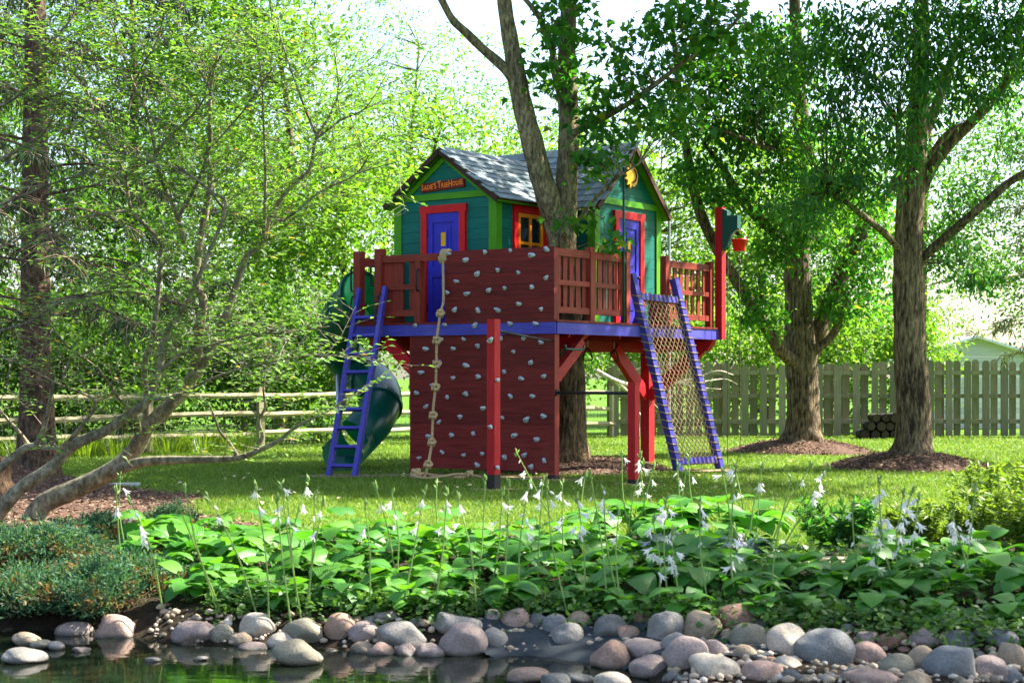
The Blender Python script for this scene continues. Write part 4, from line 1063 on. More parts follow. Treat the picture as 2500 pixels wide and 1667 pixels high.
# seam rib along the lower coil
e0 = path[-1]; tdir = (path[-1] - path[-3]).normalized(); td = Vector((tdir.x, tdir.y, 0)).normalized()
ex = catmull([e0, e0 + td * .25 - Z * .10, e0 + td * .5 - Z * .14 , e0 + Vector((-.45, -.38, 0)) * .8 + td * .1 - Z * .15], 6)
ex = catmull([e0, sp(806, 1020, 22.45), sp(793, 1034, 22.2), sp(787, 1040, 21.95)], 7)
mm = sweep(MB(), ex, [.30 - .02 * i / len(ex) for i in range(len(ex))], 18, math.pi - .25, 2 * math.pi + .25, False); mm.build('exit_chute', M['slide'], sld, True)
mm = MB()
for s_ in (0, 1):
    pts = []
    for i, p in enumerate(ex):
        t = (ex[min(i + 1, len(ex) - 1)] - ex[max(i - 1, 0)]).normalized(); a = t.cross(Z).normalized(); b = a.cross(t); th = (math.pi - .25) if s_ else (2 * math.pi + .25)
        pts.append(p + (a * math.cos(th) + b * math.sin(th)) * (.30 - .02 * i / len(ex)))
    mm.tube(pts, .02, 8)
mm.build('chute_rim', M['slide'], sld, True)
c = ex[-2] ; m = MB(); m.lathe([(.17, -.02), (.19, .0), (.155, .22), (.165, c.z - .24)], 18, Matrix.Translation((c.x, c.y + .12, 0))); m.build('foot', M['slide'], sld, True)
c2 = path[34]; MB().tube([Vector((c2.x, c2.y + .1, -.05)), Vector((c2.x, c2.y + .1, c2.z - .25))], .035, 10).build('support_post', M['steel'], sld, True)

# ------------------------------------------------------------------ bucket hoist
bk = at(1787, 540, 23.3); gp = dp(4.2, -.03)
br = thing('pulley_bracket', 'dark green stepped bracket fixed to the top of the tall red post', 'bracket', (gp.x, gp.y, 3.1))
prof = [(.06, 3.16), (.13, 3.2), (.20, 3.40), (.31, 3.48), (.31, 3.67), (.14, 3.67), (.14, 3.74), (.06, 3.78)]
m = MB(); n_ = len(prof); dirb = Nr
vs = [gp + dirb * a + Ad * s_ + Z * z for s_ in (-.05, .05) for a, z in prof]
m.add(vs, [tuple(range(n_)), tuple(range(2 * n_ - 1, n_ - 1, -1))] + [(k, (k + 1) % n_, n_ + (k + 1) % n_, n_ + k) for k in range(n_)]); m.build('bracket_board', M['dark_green'], br)
pc = gp + dirb * .29 + Z * 3.40
m = MB().lathe([(0, -.012), (.03, -.012), (.022, 0), (.03, .012), (0, .012)], 14, Matrix.Translation(pc) @ Matrix.Rotation(math.atan2(dirb.y, dirb.x), 4, 'Z') @ Matrix.Rotation(R(90), 4, 'X')); m.build('pulley_wheel', M['black'], br)
bc = Vector((pc.x + .02, pc.y, 0)); bz = EYE - (612 - VH) / F * 23.3
b = thing('bucket', 'small red bucket hanging from the green bracket beside the deck', 'bucket', (bc.x, bc.y, bz))
MB().lathe([(0, 0), (.085, 0), (.088, .012), (.108, .15), (.118, .152), (.118, .175), (.111, .175), (.10, .152), (.082, .02), (0, .02)], 24).build('pail', M['bucket'], b, True, True)
MB().tube([Vector((.112 * math.cos(t), 0, .165 + .15 * math.sin(t))) for t in np.linspace(0, math.pi, 14)], .006, 6).build('bail', M['steel'], b, True, True)
rpw = thing('hoist_rope', 'thin dark hoist cord running from the pulley bracket past the bucket to the grass', 'rope', (bc.x, bc.y, 0))
MB().tube([pc + Vector((.02, 0, .0)), Vector((bc.x, bc.y, bz + .315))], .006, 5).build('bucket_line', M['net_dark'], rpw, True)
MB().tube([Vector((bc.x, bc.y, bz)), Vector((bc.x, bc.y, bz - .12)), Vector((bc.x + .01, bc.y, 1.2)), Vector((bc.x + .02, bc.y - .03, .4)), Vector((bc.x - .05, bc.y - .1, .04)), Vector((bc.x - .25, bc.y - .25, .02))], .0065, 5).build('tail_line', M['net_dark'], rpw, True)
MB().tube([pc + Vector((-.14, .05, 0)), Vector((bc.x - .16, bc.y + .05, 1.5)), Vector((bc.x - .17, bc.y + .03, .03))], .0055, 5).build('return_line', M['net_dark'], rpw, True)
m = MB(); knot(m, Vector((bc.x, bc.y, bz - .15)), Z, .02); m.build('knot', M['net_dark'], rpw, True)

# ------------------------------------------------------------------ poles, box, trapeze handles
fp = at(1634, 1123, 24.35); fp.z = 0; hz = 3.72
t = thing('fire_pole', 'grey metal pole bent towards the house behind the far right deck railing', 'pole', tuple(fp))
hc = hworld(GX1 + .05, GY0 + .05, 1.70)
MB().tube(catmull([Vector((fp.x, fp.y, -.05)), Vector((fp.x, fp.y, 2)), Vector((fp.x, fp.y, hz - .12)), Vector((fp.x - .02, fp.y, hz - .03)), Vector((fp.x - .1, fp.y - .02, hz + .0)), Vector((hc.x, hc.y, hz + .03))], 5), .021, 10).build('pole', M['steel'], t, True)
g = dp(1.60, -.005); t = thing('green_pole', 'thin dark green upright pole in front of the right gable door', 'pole', (g.x, g.y, DK))
MB().tube([g + Z * DK, g + Z * 4.12], .017, 8).build('pole', M['dark_green'], t, True)
g = at(1612, 715, 23.4); t = thing('deck_box', 'red wooden box with a lid standing on the deck by the net opening', 'box', (g.x, g.y, DK), HR)
MB().box(-.14, .14, -.12, .12, 0, .34).build('body', M['red_h'], t, local=True); MB().box(-.155, .155, -.135, .135, .341, .375).build('lid', M['trim_red'], t, local=True)
for k, (x, y, Y, lab) in enumerate(((450, 385, 21.9, 'left black triangular trapeze handle hanging under the deck beside the trunk'), (665, 395, 22.9, 'right black triangular trapeze handle hanging under the deck by the brace'))):
    c = at(1300 + x / 3.336, 750 + y / 3.336, Y)
    t = thing('trapeze_handle', lab, 'handle', (c.x, c.y, c.z - .08), R(-35), 'trapeze handles under the deck')
    MB().tube([(0, 0, .17), (-.045, 0, .12), (-.075, 0, .02), (-.055, 0, 0), (.055, 0, 0), (.075, 0, .02), (.045, 0, .12), (0, 0, .17)], .011, 6).build('ring', M['black'], t, True, True)
    MB().tube([(0, 0, .165), (0, 0, 1.86 - c.z + .08)], .006, 5).build('chain', M['steel'], t, True, True)
# ================================================================== trees
def S(u, v, Y): return at(u, v, Y)
def ell_px(x, y, rx, ry, Y, rd=None):
    """ellipsoid from a photo spot: centre, half sizes, depth"""
    p = D(x, y, Y); k = K * Y / F
    return (p.x, p.y, p.z, rx * k, rd if rd else max(.5, (rx + ry) / 2 * k), ry * k)
def limb_part(parent, pts, rads, mat, name='limb', n=10, seed=0, rough=.05, sub=6):
    m = MB(); P, rr = trunk_tube(m, pts, rads, n, sub, 0, rough, seed)
    link(name, m.mesh(name, True), mat, parent); return P
def twigs_to(parent, centres, anchors, mat, r=.016, name='branches'):
    """thin branches from the nearest limb point to every clump"""
    A = np.array([tuple(p) for p in anchors]); m = MB()
    for c in centres:
        d = np.linalg.norm(A - c, axis=1); j = int(np.argmin(d + .6 * np.maximum(0, A[:, 2] - c[2])))
        a = Vector(A[j]); b = Vector(c); mid = a.lerp(b, .5) + Vector((random.uniform(-.15, .15), random.uniform(-.15, .15), .12 * (b - a).length))
        if (b - a).length > .15: m.tube([a, a.lerp(mid, .6), mid, b], [r, r * .75, r * .55, r * .25], 4, False)
    tag(link(name, m.mesh(name, True), mat, parent), kind='stuff')

# ---- the maple that grows through the deck
tx = at(1392, 1125, 22.1)
mt = thing('maple_tree', 'forked maple tree growing up through the treehouse deck', 'tree', (tx.x, tx.y, .1))
m = MB(); TY = 22.05
P, _ = trunk_tube(m, [Vector((tx.x, TY, .02)), S(1391, 1060, TY), S(1388, 900, TY), S(1384, 740, TY), S(1376, 620, TY), S(1366, 545, TY)], [.27, .232, .215, .205, .19, .10], 30, 12, .35, .03, 1)
link('trunk', m.mesh('trunk', True), M['bark_maple'], mt)
anc = []
anc += limb_part(mt, [S(1366, 625, TY), S(1358, 560, TY), S(1340, 486, 21.95), S(1319, 425, 21.9), S(1297, 340, 21.85), S(1273, 245, 21.8), S(1261, 185, 21.8), S(1250, 119, 21.8), S(1236, 34, 21.75), S(1222, -70, 21.7), S(1200, -260, 21.6), S(1190, -460, 21.5)], [.13, .165, .165, .155, .148, .135, .128, .112, .10, .09, .07, .03], M['bark_upper'], 'stem', 22, 2, .04, 8)
anc += limb_part(mt, [S(1380, 640, TY + .02), S(1382, 560, TY + .02), S(1385, 442, 22.05), S(1389, 340, 22.05), S(1385, 238, 22.1), S(1384, 136, 22.1), S(1388, 34, 22.15), S(1392, -100, 22.2), S(1410, -300, 22.4), S(1420, -500, 22.5)], [.12, .15, .15, .145, .135, .125, .112, .10, .07, .03], M['bark_upper'], 'stem', 22, 3, .04, 8)
anc += limb_part(mt, [S(1262, 215, 21.8), S(1235, 172, 21.78), S(1180, 122, 21.7), S(1136, 78, 21.6), S(1105, 48, 21.55), S(1078, 0, 21.5), S(1040, -70, 21.4), S(960, -200, 21.2)], [.06, .072, .062, .058, .05, .046, .04, .02], M['bark_upper'], 'limb', 12, 4)
anc += limb_part(mt, [S(1385, 285, 22.1), S(1366, 225, 22.0), S(1355, 180, 21.95), S(1348, 120, 21.9), S(1332, 80, 21.9), S(1318, 45, 21.85), S(1296, 15, 21.8), S(1265, -20, 21.7)], [.04, .05, .05, .048, .045, .04, .036, .025], M['bark_upper'], 'limb', 10, 5)
anc += limb_part(mt, [S(1390, 330, 22.05), S(1450, 300, 21.6), S(1540, 250, 21.2), S(1660, 160, 20.9), S(1790, 60, 20.6), S(1850, -60, 20.4)], [.05, .045, .038, .03, .022, .012], M['bark_upper'], 'limb', 8, 6)
anc += limb_part(mt, [S(1400, 560, 22.0), S(1440, 500, 21.5), S(1500, 440, 21.1), S(1560, 400, 20.9)], [.028, .024, .018, .010], M['bark_upper'], 'limb', 8, 7)
ells = [ell_px(*e) for e in ((1275, 150, 55, 60, 21.7), (1310, 40, 70, 45, 21.6), (1400, 110, 80, 70, 21.4), (1345, 240, 60, 50, 21.6), (1440, 215, 85, 55, 21.2), (1395, 320, 60, 50, 21.3), (1320, 505, 35, 14, 21.4), (1500, 290, 45, 35, 21.0), (1560, 90, 110, 90, 20.8), (1540, 230, 90, 70, 21.0), (1660, 60, 90, 70, 20.6), (1390, 555, 30, 12, 21.3), (1365, 385, 40, 40, 21.5))]
pts, cs = clumped(ells, 2400, 14, .16, .5, .2)
link('crown', crown_mesh('crown', pts, GREEN['maple'], .115, .1, .55, 'maple'), None, mt, False)
twigs_to(mt, cs, anc, M['bark_upper'], .010)
ells = [(-.2, 21.6, 8.4, 1.6, 1.6, 1.2), (1.6, 21.8, 8.6, 1.8, 1.8, 1.4), (.6, 23, 10, 2.4, 2.2, 1.5), (3.0, 20.6, 8.2, 1.6, 1.6, 1.0), (-1.8, 21.2, 9.0, 1.5, 1.5, 1.0)]
pts, cs = clumped(ells, 4600, 26, .3, .5, .2)
link('upper_crown', crown_mesh('upper_crown', pts, GREEN['maple'], .2, .15, .4, 'kite'), None, mt, False)

# ---- the two big trees on mulch mounds at the right
b1 = Vector((4.98, 27.5, .15))
t1 = thing('ash_tree', 'large spreading tree with low forked limbs on a mulch mound before the board fence', 'tree', tuple(b1))
m = MB(); Y1 = 27.5
trunk_tube(m, [b1 - Z * .1, S(1962, 1040, Y1), S(1958, 940, Y1), S(1955, 860, Y1), S(1950, 760, Y1), S(1945, 640, Y1), S(1955, 560, Y1)], [.33, .285, .275, .29, .235, .215, .20], 28, 12, .35, .03, 8)
link('trunk', m.mesh('trunk', True), M['bark_grey'], t1)
a1 = limb_part(t1, [S(1950, 600, Y1), S(1965, 540, Y1), S(1975, 440, Y1), S(1960, 330, Y1), S(1950, 200, Y1), S(1940, 20, Y1), S(1930, -250, Y1)], [.19, .18, .16, .14, .12, .10, .04], M['bark_grey'], 'stem', 14, 9)
a1 += limb_part(t1, [S(1955, 890, Y1 - .1), S(1915, 865, Y1 - .3), S(1880, 815, Y1 - .5), S(1845, 760, Y1 - .6), S(1800, 690, Y1 - .8), S(1752, 610, Y1 - 1.0), S(1710, 520, Y1 - 1.2), S(1688, 430, Y1 - 1.3), S(1670, 320, Y1 - 1.4), S(1655, 200, Y1 - 1.4), S(1640, 50, Y1 - 1.5)], [.12, .115, .105, .10, .095, .09, .085, .075, .06, .05, .03], M['bark_grey'], 'limb', 12, 10)
a1 += limb_part(t1, [S(1965, 890, Y1 + .05), S(1995, 820, Y1 + .1), S(2020, 750, Y1 + .2), S(2060, 660, Y1 + .3), S(2110, 555, Y1 + .3), S(2175, 470, Y1 + .4), S(2230, 380, Y1 + .4), S(2290, 250, Y1 + .4), S(2340, 90, Y1 + .5)], [.17, .165, .155, .145, .135, .125, .11, .09, .06], M['bark_grey'], 'limb', 14, 11)
a1 += limb_part(t1, [S(1985, 860, Y1 - .15), S(2030, 820, Y1 - .3), S(2055, 770, Y1 - .4), S(2080, 700, Y1 - .5)], [.08, .07, .06, .03], M['bark_grey'], 'limb', 10, 12)
a1 += limb_part(t1, [S(1930, 600, Y1 - .1), S(1880, 560, Y1 - .5), S(1820, 500, Y1 - .9), S(1770, 420, Y1 - 1.3), S(1720, 350, Y1 - 1.5)], [.09, .085, .08, .065, .03], M['bark_grey'], 'limb', 10, 13)
a1 += limb_part(t1, [S(1700, 300, Y1 - 2), S(1790, 330, Y1 - 2), S(1860, 360, Y1 - 1.6), S(1930, 380, Y1 - .6)], [.02, .035, .05, .06], M['bark_grey'], 'limb', 8, 14)
ells = [ell_px(*e) for e in ((1640, 330, 60, 55, 26), (1600, 400, 60, 45, 25.8), (1680, 240, 80, 80, 26), (1740, 330, 85, 70, 26.2), (1700, 440, 70, 45, 26.2), (1810, 440, 90, 80, 26.4), (1800, 250, 110, 90, 26.4), (1900, 350, 100, 90, 26.6), (1700, 130, 110, 90, 26.4), (1830, 110, 120, 90, 26.6), (1850, 530, 60, 45, 26.4), (1960, 470, 80, 60, 27), (1790, 560, 50, 50, 26.6), (1730, 640, 35, 70, 26.6), (1960, 620, 70, 60, 27.4), (2010, 700, 60, 50, 27.6), (1740, 740, 40, 45, 26.6), (1930, 690, 40, 50, 27.2), (2030, 560, 70, 60, 27.5), (1560, 300, 60, 50, 25.6), (1580, 180, 70, 70, 25.8))]
pts, cs = clumped(ells, 13500, 30, .18, .6, .2)
link('crown', crown_mesh('crown', pts, GREEN['maple'], .115, .06, .9), None, t1, False)
twigs_to(t1, cs[::2], a1, M['bark_grey'], .012)
ells = [(3.6, 26.5, 10.2, 2.4, 2.6, 1.7), (6.2, 27.5, 10.6, 2.6, 2.8, 1.8), (4.8, 29, 12, 3, 3, 1.8), (2.0, 25.5, 9.0, 1.5, 1.6, 1.0)]
pts, cs = clumped(ells, 6500, 26, .33, .5, .2)
link('upper_crown', crown_mesh('upper_crown', pts, GREEN['maple'], .22, .13, .5), None, t1, False)

b2 = Vector((5.68, 22.7, .15)); Y2 = 22.7
t2 = thing('ash_tree', 'tall straight trunked tree on the nearest round mulch mound at the right', 'tree', tuple(b2))
m = MB()
trunk_tube(m, [b2 - Z * .1, S(2229, 1070, Y2), S(2228, 950, Y2), S(2222, 820, Y2), S(2218, 700, Y2), S(2220, 560, Y2), S(2230, 440, Y2), S(2238, 330, Y2), S(2246, 200, Y2), S(2250, 30, Y2), S(2250, -250, Y2)], [.31, .255, .235, .225, .225, .19, .175, .155, .13, .11, .04], 28, 12, .3, .03, 15)
link('trunk', m.mesh('trunk', True), M['bark_grey'], t2)
a2 = [S(2230, v_, Y2) for v_ in range(-200, 400, 40)]
a2 += limb_part(t2, [S(2210, 720, Y2 - .1), S(2198, 640, Y2 - .15), S(2196, 540, Y2 - .15), S(2200, 430, Y2 - .15), S(2190, 300, Y2 - .2)], [.07, .07, .062, .05, .03], M['bark_grey'], 'limb', 10, 16)
a2 += limb_part(t2, [S(2245, 640, Y2), S(2275, 610, Y2 - .1), S(2330, 560, Y2 - .3), S(2400, 500, Y2 - .5), S(2465, 445, Y2 - .6), S(2540, 405, Y2 - .8), S(2700, 330, Y2 - 1)], [.07, .068, .062, .06, .055, .05, .03], M['bark_grey'], 'limb', 10, 17)
a2 += limb_part(t2, [S(2245, 470, Y2), S(2280, 400, Y2 - .1), S(2330, 340, Y2 - .2), S(2400, 270, Y2 - .3), S(2470, 180, Y2 - .4), S(2520, 60, Y2 - .5)], [.09, .085, .08, .07, .06, .03], M['bark_grey'], 'limb', 10, 18)
a2 += limb_part(t2, [S(2205, 620, Y2 - .1), S(2160, 570, Y2 - .4), S(2110, 530, Y2 - .7), S(2060, 490, Y2 - 1.0), S(2020, 470, Y2 - 1.2)], [.05, .048, .045, .035, .02], M['bark_grey'], 'limb', 8, 19)
a2 += limb_part(t2, [S(2250, 420, Y2), S(2310, 330, Y2 + .2), S(2390, 290, Y2 + .4)], [.06, .05, .03], M['bark_grey'], 'limb', 8, 20)
ells = [ell_px(*e) for e in ((1930, 150, 90, 90, 21.2), (2040, 90, 110, 90, 21.3), (2160, 70, 110, 80, 21.6), (2280, 60, 100, 90, 21.8), (1960, 280, 90, 75, 21.2), (2060, 220, 90, 80, 21.4), (2160, 190, 90, 75, 21.8), (2270, 170, 90, 70, 22), (2000, 390, 80, 65, 21.4), (1900, 420, 70, 60, 21.4), (1840, 500, 60, 45, 21.6), (2080, 330, 60, 55, 21.6), (2330, 150, 50, 120, 21.6), (1880, 60, 70, 70, 21.0), (2180, 560, 60, 55, 23), (2250, 620, 60, 40, 23), (2210, 470, 50, 40, 23), (2330, 300, 40, 50, 21.8), (1780, 180, 50, 70, 21.2))]
pts, cs = clumped(ells, 10500, 28, .16, .6, .2)
link('crown', crown_mesh('crown', pts, GREEN['ash'], .11, .042, 1.1), None, t2, False)
twigs_to(t2, cs[::2], a2, M['bark_grey'], .010)
ells = [(4.6, 21.9, 8.2, 2.2, 1.9, 1.5), (7.0, 22, 8.4, 2.3, 2.4, 1.7), (5.6, 23.4, 10, 2.8, 2.8, 1.8), (8.4, 20.6, 7.6, 1.8, 1.8, 1.3), (6.6, 20.9, 8.0, 1.9, 1.4, 1.1), (9.2, 21.0, 8.0, 1.9, 1.6, 1.1), (4.5, 20.7, 8.6, 1.6, 1.3, .9), (7.8, 20.8, 9.0, 1.8, 1.3, .9), (2.8, 21.0, 9.2, 1.6, 1.3, .8)]  # front lobes added out of view to shade the lawn
pts, cs = clumped(ells, 13500, 26, .3, .5, .2)
link('upper_crown', crown_mesh('upper_crown', pts, GREEN['ash'], .2, .1, .7), None, t2, False)

# ---- unseen tree added outside the right edge to shade the near bed
b3 = Vector((8.6, 11.3, -.02)); t3 = thing('unseen_shade_tree', 'broad tree outside the right edge whose shade falls over the hostas', 'tree', tuple(b3))
m = MB(); trunk_tube(m, [b3 - Z * .1, b3 + Vector((0, 0, 1.5)), b3 + Vector((-.1, .1, 3.5)), b3 + Vector((-.4, .1, 6)), b3 + Vector((-.8, 0, 8.6))], [.3, .22, .2, .15, .05], 16, 8, .3, .04, 21)
link('trunk', m.mesh('trunk', True), M['bark_grey'], t3)
ells = [(7.2, 10.6, 6.8, 1.9, 2.0, 1.3), (8.6, 12.4, 7.2, 1.8, 1.7, 1.3), (6.2, 12.0, 7.6, 1.5, 1.5, .9), (8.4, 9.4, 7.8, 2.4, 2.2, 1.5), (5.6, 9.6, 7.8, 1.5, 1.7, .8), (9.4, 8.0, 6.4, 2.0, 2.0, 1.2), (4.3, 10.9, 7.8, 1.5, 1.4, .8), (2.6, 10.6, 8.2, 1.4, 1.4, .8), (3.6, 9.0, 8.2, 1.4, 1.4, .8)]
pts, cs = clumped(ells, 11500, 26, .3, .5, .2)
link('crown', crown_mesh('crown', pts, GREEN['mid'], .17, .1, .6), None, t3, False)

# ---- background trees and shrubs beyond the fences
def bg_tree(X, Y, h, r, zb, n, mat, label, L=.15, cat='tree', name='leafy_tree', seed=0, trunk=True, sig=.36, group='trees beyond the fences', shell=.25):
    rs = random.Random(seed + 100); o = thing(name, label, cat, (X, Y, 0), group=group); el = []
    kk = 7
    for k in range(kk):
        f_ = k / (kk - 1); z = zb + (h - zb) * (.12 + .8 * f_); w_ = r * math.sin(math.pi * (.22 + .62 * (1 - f_ * .85))) 
        th = rs.uniform(0, 6.28); d_ = w_ * rs.uniform(.2, .6)
        el.append((X + math.cos(th) * d_, Y + math.sin(th) * d_ * .7, z, w_ * rs.uniform(.6, .85), w_ * rs.uniform(.55, .75), (h - zb) * rs.uniform(.14, .2)))
    pts, cs = clumped(el, n, 30, sig, .6, shell)
    pts = pts[pts[:, 2] > .05]
    if trunk:
        m = MB(); rt = .03 + h * .008
        anch, _ = trunk_tube(m, [Vector((X, Y, -.05)), Vector((X + rs.uniform(-.1, .1), Y, h * .3)), Vector((X + rs.uniform(-.3, .3), Y, h * .6)), Vector((X + rs.uniform(-.4, .4), Y, h * .92))], [rt * 1.2, rt, rt * .7, rt * .2], 10, 5, .3, .04, seed)
        link('trunk', m.mesh('trunk', True), M['bark_grey'], o)
        twigs_to(o, cs[::4], anch, M['bark_grey'], .02)
    else:
        m = MB()
        for k in range(9):
            c = cs[rs.randrange(len(cs))]; m.tube([(X + rs.uniform(-.2, .2), Y, -.03), ((X + c[0]) / 2, (Y + c[1]) / 2, c[2] * .6), tuple(c)], [.02, .014, .006], 5, False)
        link('stems', m.mesh('stems'), M['twig'], o)
    link('crown', crown_mesh('crown', pts, mat, L, L * .55, .5), None, o, False)
    return o
BT = [(-13.0, 36, 14, 4.2, 2.0, 9000, 'mid', 'tall dark leafed tree behind the spruce at the far left'),
      (-9.0, 38, 13.5, 4.0, 1.5, 10000, 'mid', 'tall sunlit tree behind the leaning small tree'),
      (-5.3, 36.5, 11.0, 3.4, 1.2, 9500, 'bright', 'sunlit tree behind the split rail fence left of the slide'),
      (-2.2, 41, 8.6, 3.2, 1.0, 8500, 'bright', 'pale sunlit tree rising behind the left gable'),
      (.6, 45, 7.6, 3.2, 1.0, 7000, 'bright', 'distant bright tree right behind the small house'),
      (4.0, 43, 7.8, 3.2, 1.0, 8000, 'bright', 'bright yellow green tree behind the cargo net'),
      (7.2, 45, 7.6, 3.0, 1.0, 7500, 'bright', 'bright tree beyond the board fence between the two big trunks'),
      (10.2, 47, 6.8, 2.8, 1.0, 6500, 'bright', 'sunlit tree beyond the fence just left of the shed'),
      (15.5, 46, 9.5, 3.4, 1.0, 8000, 'mid', 'tree behind the shed at the far right'),
      (-16.5, 44, 15, 5, 2, 7000, 'mid', 'very tall tree at the far left edge behind all others'),
      (-7.0, 44, 13, 4.5, 1.0, 9000, 'mid', 'sunlit tree farther back between the tall left trees'),
      (-11.5, 33, 9.0, 3.2, .8, 8000, 'mid', 'lower leafy tree right behind the fence beside the spruce'),
      (-3.6, 33.5, 6.0, 2.2, .8, 6000, 'bright', 'small sunlit tree just behind the slide'),
      (-8.2, 33.5, 6.2, 2.4, .6, 6000, 'mid', 'small leafy tree behind the fence left of the leaning tree limbs'),
      (-3.5, 58, 14.5, 4.6, 2.0, 7000, 'bright', 'faint tall tree far behind the left roof slope'),
      (2.5, 60, 13.0, 4.6, 2.0, 7000, 'bright', 'faint tall tree far behind the maple trunk'),
      (9.0, 58, 12.0, 4.6, 1.5, 8000, 'bright', 'faint tall tree far behind the forked tree'),
      (15.5, 60, 13.0, 5.0, 1.5, 8000, 'bright', 'faint tall tree far behind the straight trunk and shed')]
for k, (X, Y, h, r, zb, n, mk, lab) in enumerate(BT): bg_tree(X, Y, h, r, zb, int(n * 1.7), GREEN[mk], lab, .135, seed=k)
# fence line at the left and its shrubs
FA = Vector((-9.5, 24.15, 0)); FB = Vector((2.17, 34.5, 0)); fdir = (FB - FA).normalized(); fn = Vector((-fdir.y, fdir.x, 0))
SHR = [(.03, 1.6, 3.4, 'hedge', 'dark green shrub behind the split rail fence at the far left'), (.14, 1.5, 3.0, 'hedge', 'bushy shrub behind the split rail fence just right of the spruce trunk'), (.25, 1.6, 2.7, 'hedge', 'dense green shrub behind the middle of the split rail fence'),
       (.36, 1.5, 2.9, 'mid', 'leafy shrub behind the fence post left of the slide'), (.47, 1.6, 3.2, 'hedge', 'tall dense shrub directly behind the spiral slide'), (.58, 1.6, 2.8, 'mid', 'shrub behind the fence between slide and climbing wall'),
       (.70, 1.7, 2.6, 'hedge', 'shrub hidden behind the climbing wall'), (.84, 1.5, 2.7, 'mid', 'bright shrub behind the trunk under the deck'), (.95, 1.4, 2.6, 'mid', 'light green shrub at the corner where the two fences meet')]
for k, (f_, r, h, mk, lab) in enumerate(SHR):
    p = FA.lerp(FB, f_) + fn * 1.5
    if 'hidden' in lab: continue
    bg_tree(p.x, p.y, h, r, .0, 6000, GREEN[mk], lab, .11, 'shrub', 'shrub', 40 + k, False, .22, 'shrubs behind the split rail fence', .3)
for k, (X, Y, h, r, lab) in enumerate(((3.2, 37, 3.6, 1.5, 'sunlit bush above the board fence behind the cargo net'), (5.6, 37.5, 3.0, 1.5, 'sunlit bush above the fence left of the forked tree'), (7.6, 37, 3.3, 1.5, 'sunlit bush above the fence right of the forked tree'), (9.4, 37.5, 2.9, 1.2, 'low bush above the fence left of the straight trunk'))):
    bg_tree(X, Y, h, r, .2, 6000, GREEN['bright'], lab, .115, 'bush', 'bush', 60 + k, False, .25, 'bushes behind the board fence', .3)

# ---- spruce at the left, half bare, and the pine reaching in at the right
def conifer(name, label, X, Y, h, rt, z0, reach, nwh, mat, barkm, per, hang, seed, dead=.35, group=None, angles=None, L=.17):
    rs = random.Random(seed); o = thing(name, label, 'tree', (X, Y, .0)); m = MB()
    trunk_tube(m, [Vector((X, Y, -.1)), Vector((X + .02, Y, .8)), Vector((X, Y, h * .3)), Vector((X, Y, h * .7)), Vector((X, Y, h))], [rt * 1.3, rt, rt * .8, rt * .4, .03], 24, 12, .45, .03, seed)
    link('trunk', m.mesh('trunk', True), barkm, o)
    br = MB(); tw = MB(); pos = []; axs = []
    for w_ in range(nwh):
        f_ = w_ / nwh; z = z0 + (h - z0) * f_; ln = reach * (1 - f_ * .75) * rs.uniform(.8, 1.1)
        for k in range(6):
            th = 6.283 * k / 6 + rs.uniform(-.4, .4) if angles is None else rs.uniform(*angles)
            d = Vector((math.cos(th), math.sin(th), 0)); l_ = ln * rs.uniform(.7, 1.1); zz_ = z + rs.uniform(-.2, .2)
            pts = [Vector((X, Y, zz_)), Vector((X, Y, zz_)) + d * l_ * .35 + Z * l_ * .04, Vector((X, Y, zz_)) + d * l_ * .7 - Z * l_ * .05, Vector((X, Y, zz_)) + d * l_ - Z * l_ * .10]
            P = catmull(pts, 5); br.tube(P, [.022 * (1 - i / len(P)) + .004 for i in range(len(P))], 4, False)
            for i in range(int(per * l_)):
                q = rs.uniform(.12, 1); j = q * (len(P) - 1); a = P[int(j)].lerp(P[min(len(P) - 1, int(j) + 1)], j % 1)
                sd_ = Vector((-d.y, d.x, 0)) * rs.choice((-1, 1)); b = a + sd_ * rs.uniform(.1, .45) * (1.2 - q * .6) + d * rs.uniform(0, .25) - Z * rs.uniform(.0, .35) * hang
                tw.tube([a, a.lerp(b, .5) + Z * .03, b], [.004, .003, .0015], 3, False)
                if rs.random() < dead and q < .8: continue
                nn = 12
                for s in range(nn):
                    c = a.lerp(b, (s + rs.random()) / nn); pos.append(c); axs.append((b - a).normalized() * .5 + Vector((rs.uniform(-.7, .7), rs.uniform(-.7, .7), rs.uniform(-.9, .4) - hang * .6)))
    link('boughs', br.mesh('boughs', True), barkm, o); link('dead_twigs', tw.mesh('dead_twigs'), M['deadtwig'], o)
    pos = np.array([tuple(p) for p in pos]); axs = np.array([tuple(p) for p in axs]); n = len(pos)
    Ls = L * (.6 + .8 * rng.random(n)); v, f = leaf_quads(pos, axs, rng.normal(size=(n, 3)), Ls, .017 + 0 * Ls, .02)
    link('needles', np_mesh('needles', v, f, mat), None, o, False); return o
conifer('spruce_tree', 'brown trunked spruce with dead twigs and drooping needles at the far left', SPX, SPY, 12.5, .21, 2.1, 3.3, 15, GREEN['spruce'], M['bark_spruce'], 13, .8, 5)
conifer('spruce_tree', 'dark spruce behind the far left edge of the split rail fence', -11.2, 29.5, 14, .22, 1.6, 3.6, 14, GREEN['spruce'], M['bark_spruce'], 9, .8, 6, .2)
conifer('pine_tree', 'soft needled pine reaching in from the right edge above the fence', 9.7, 24.2, 9, .2, 1.9, 3.2, 12, GREEN['pine'], M['bark_spruce'], 9, .35, 7, .25)
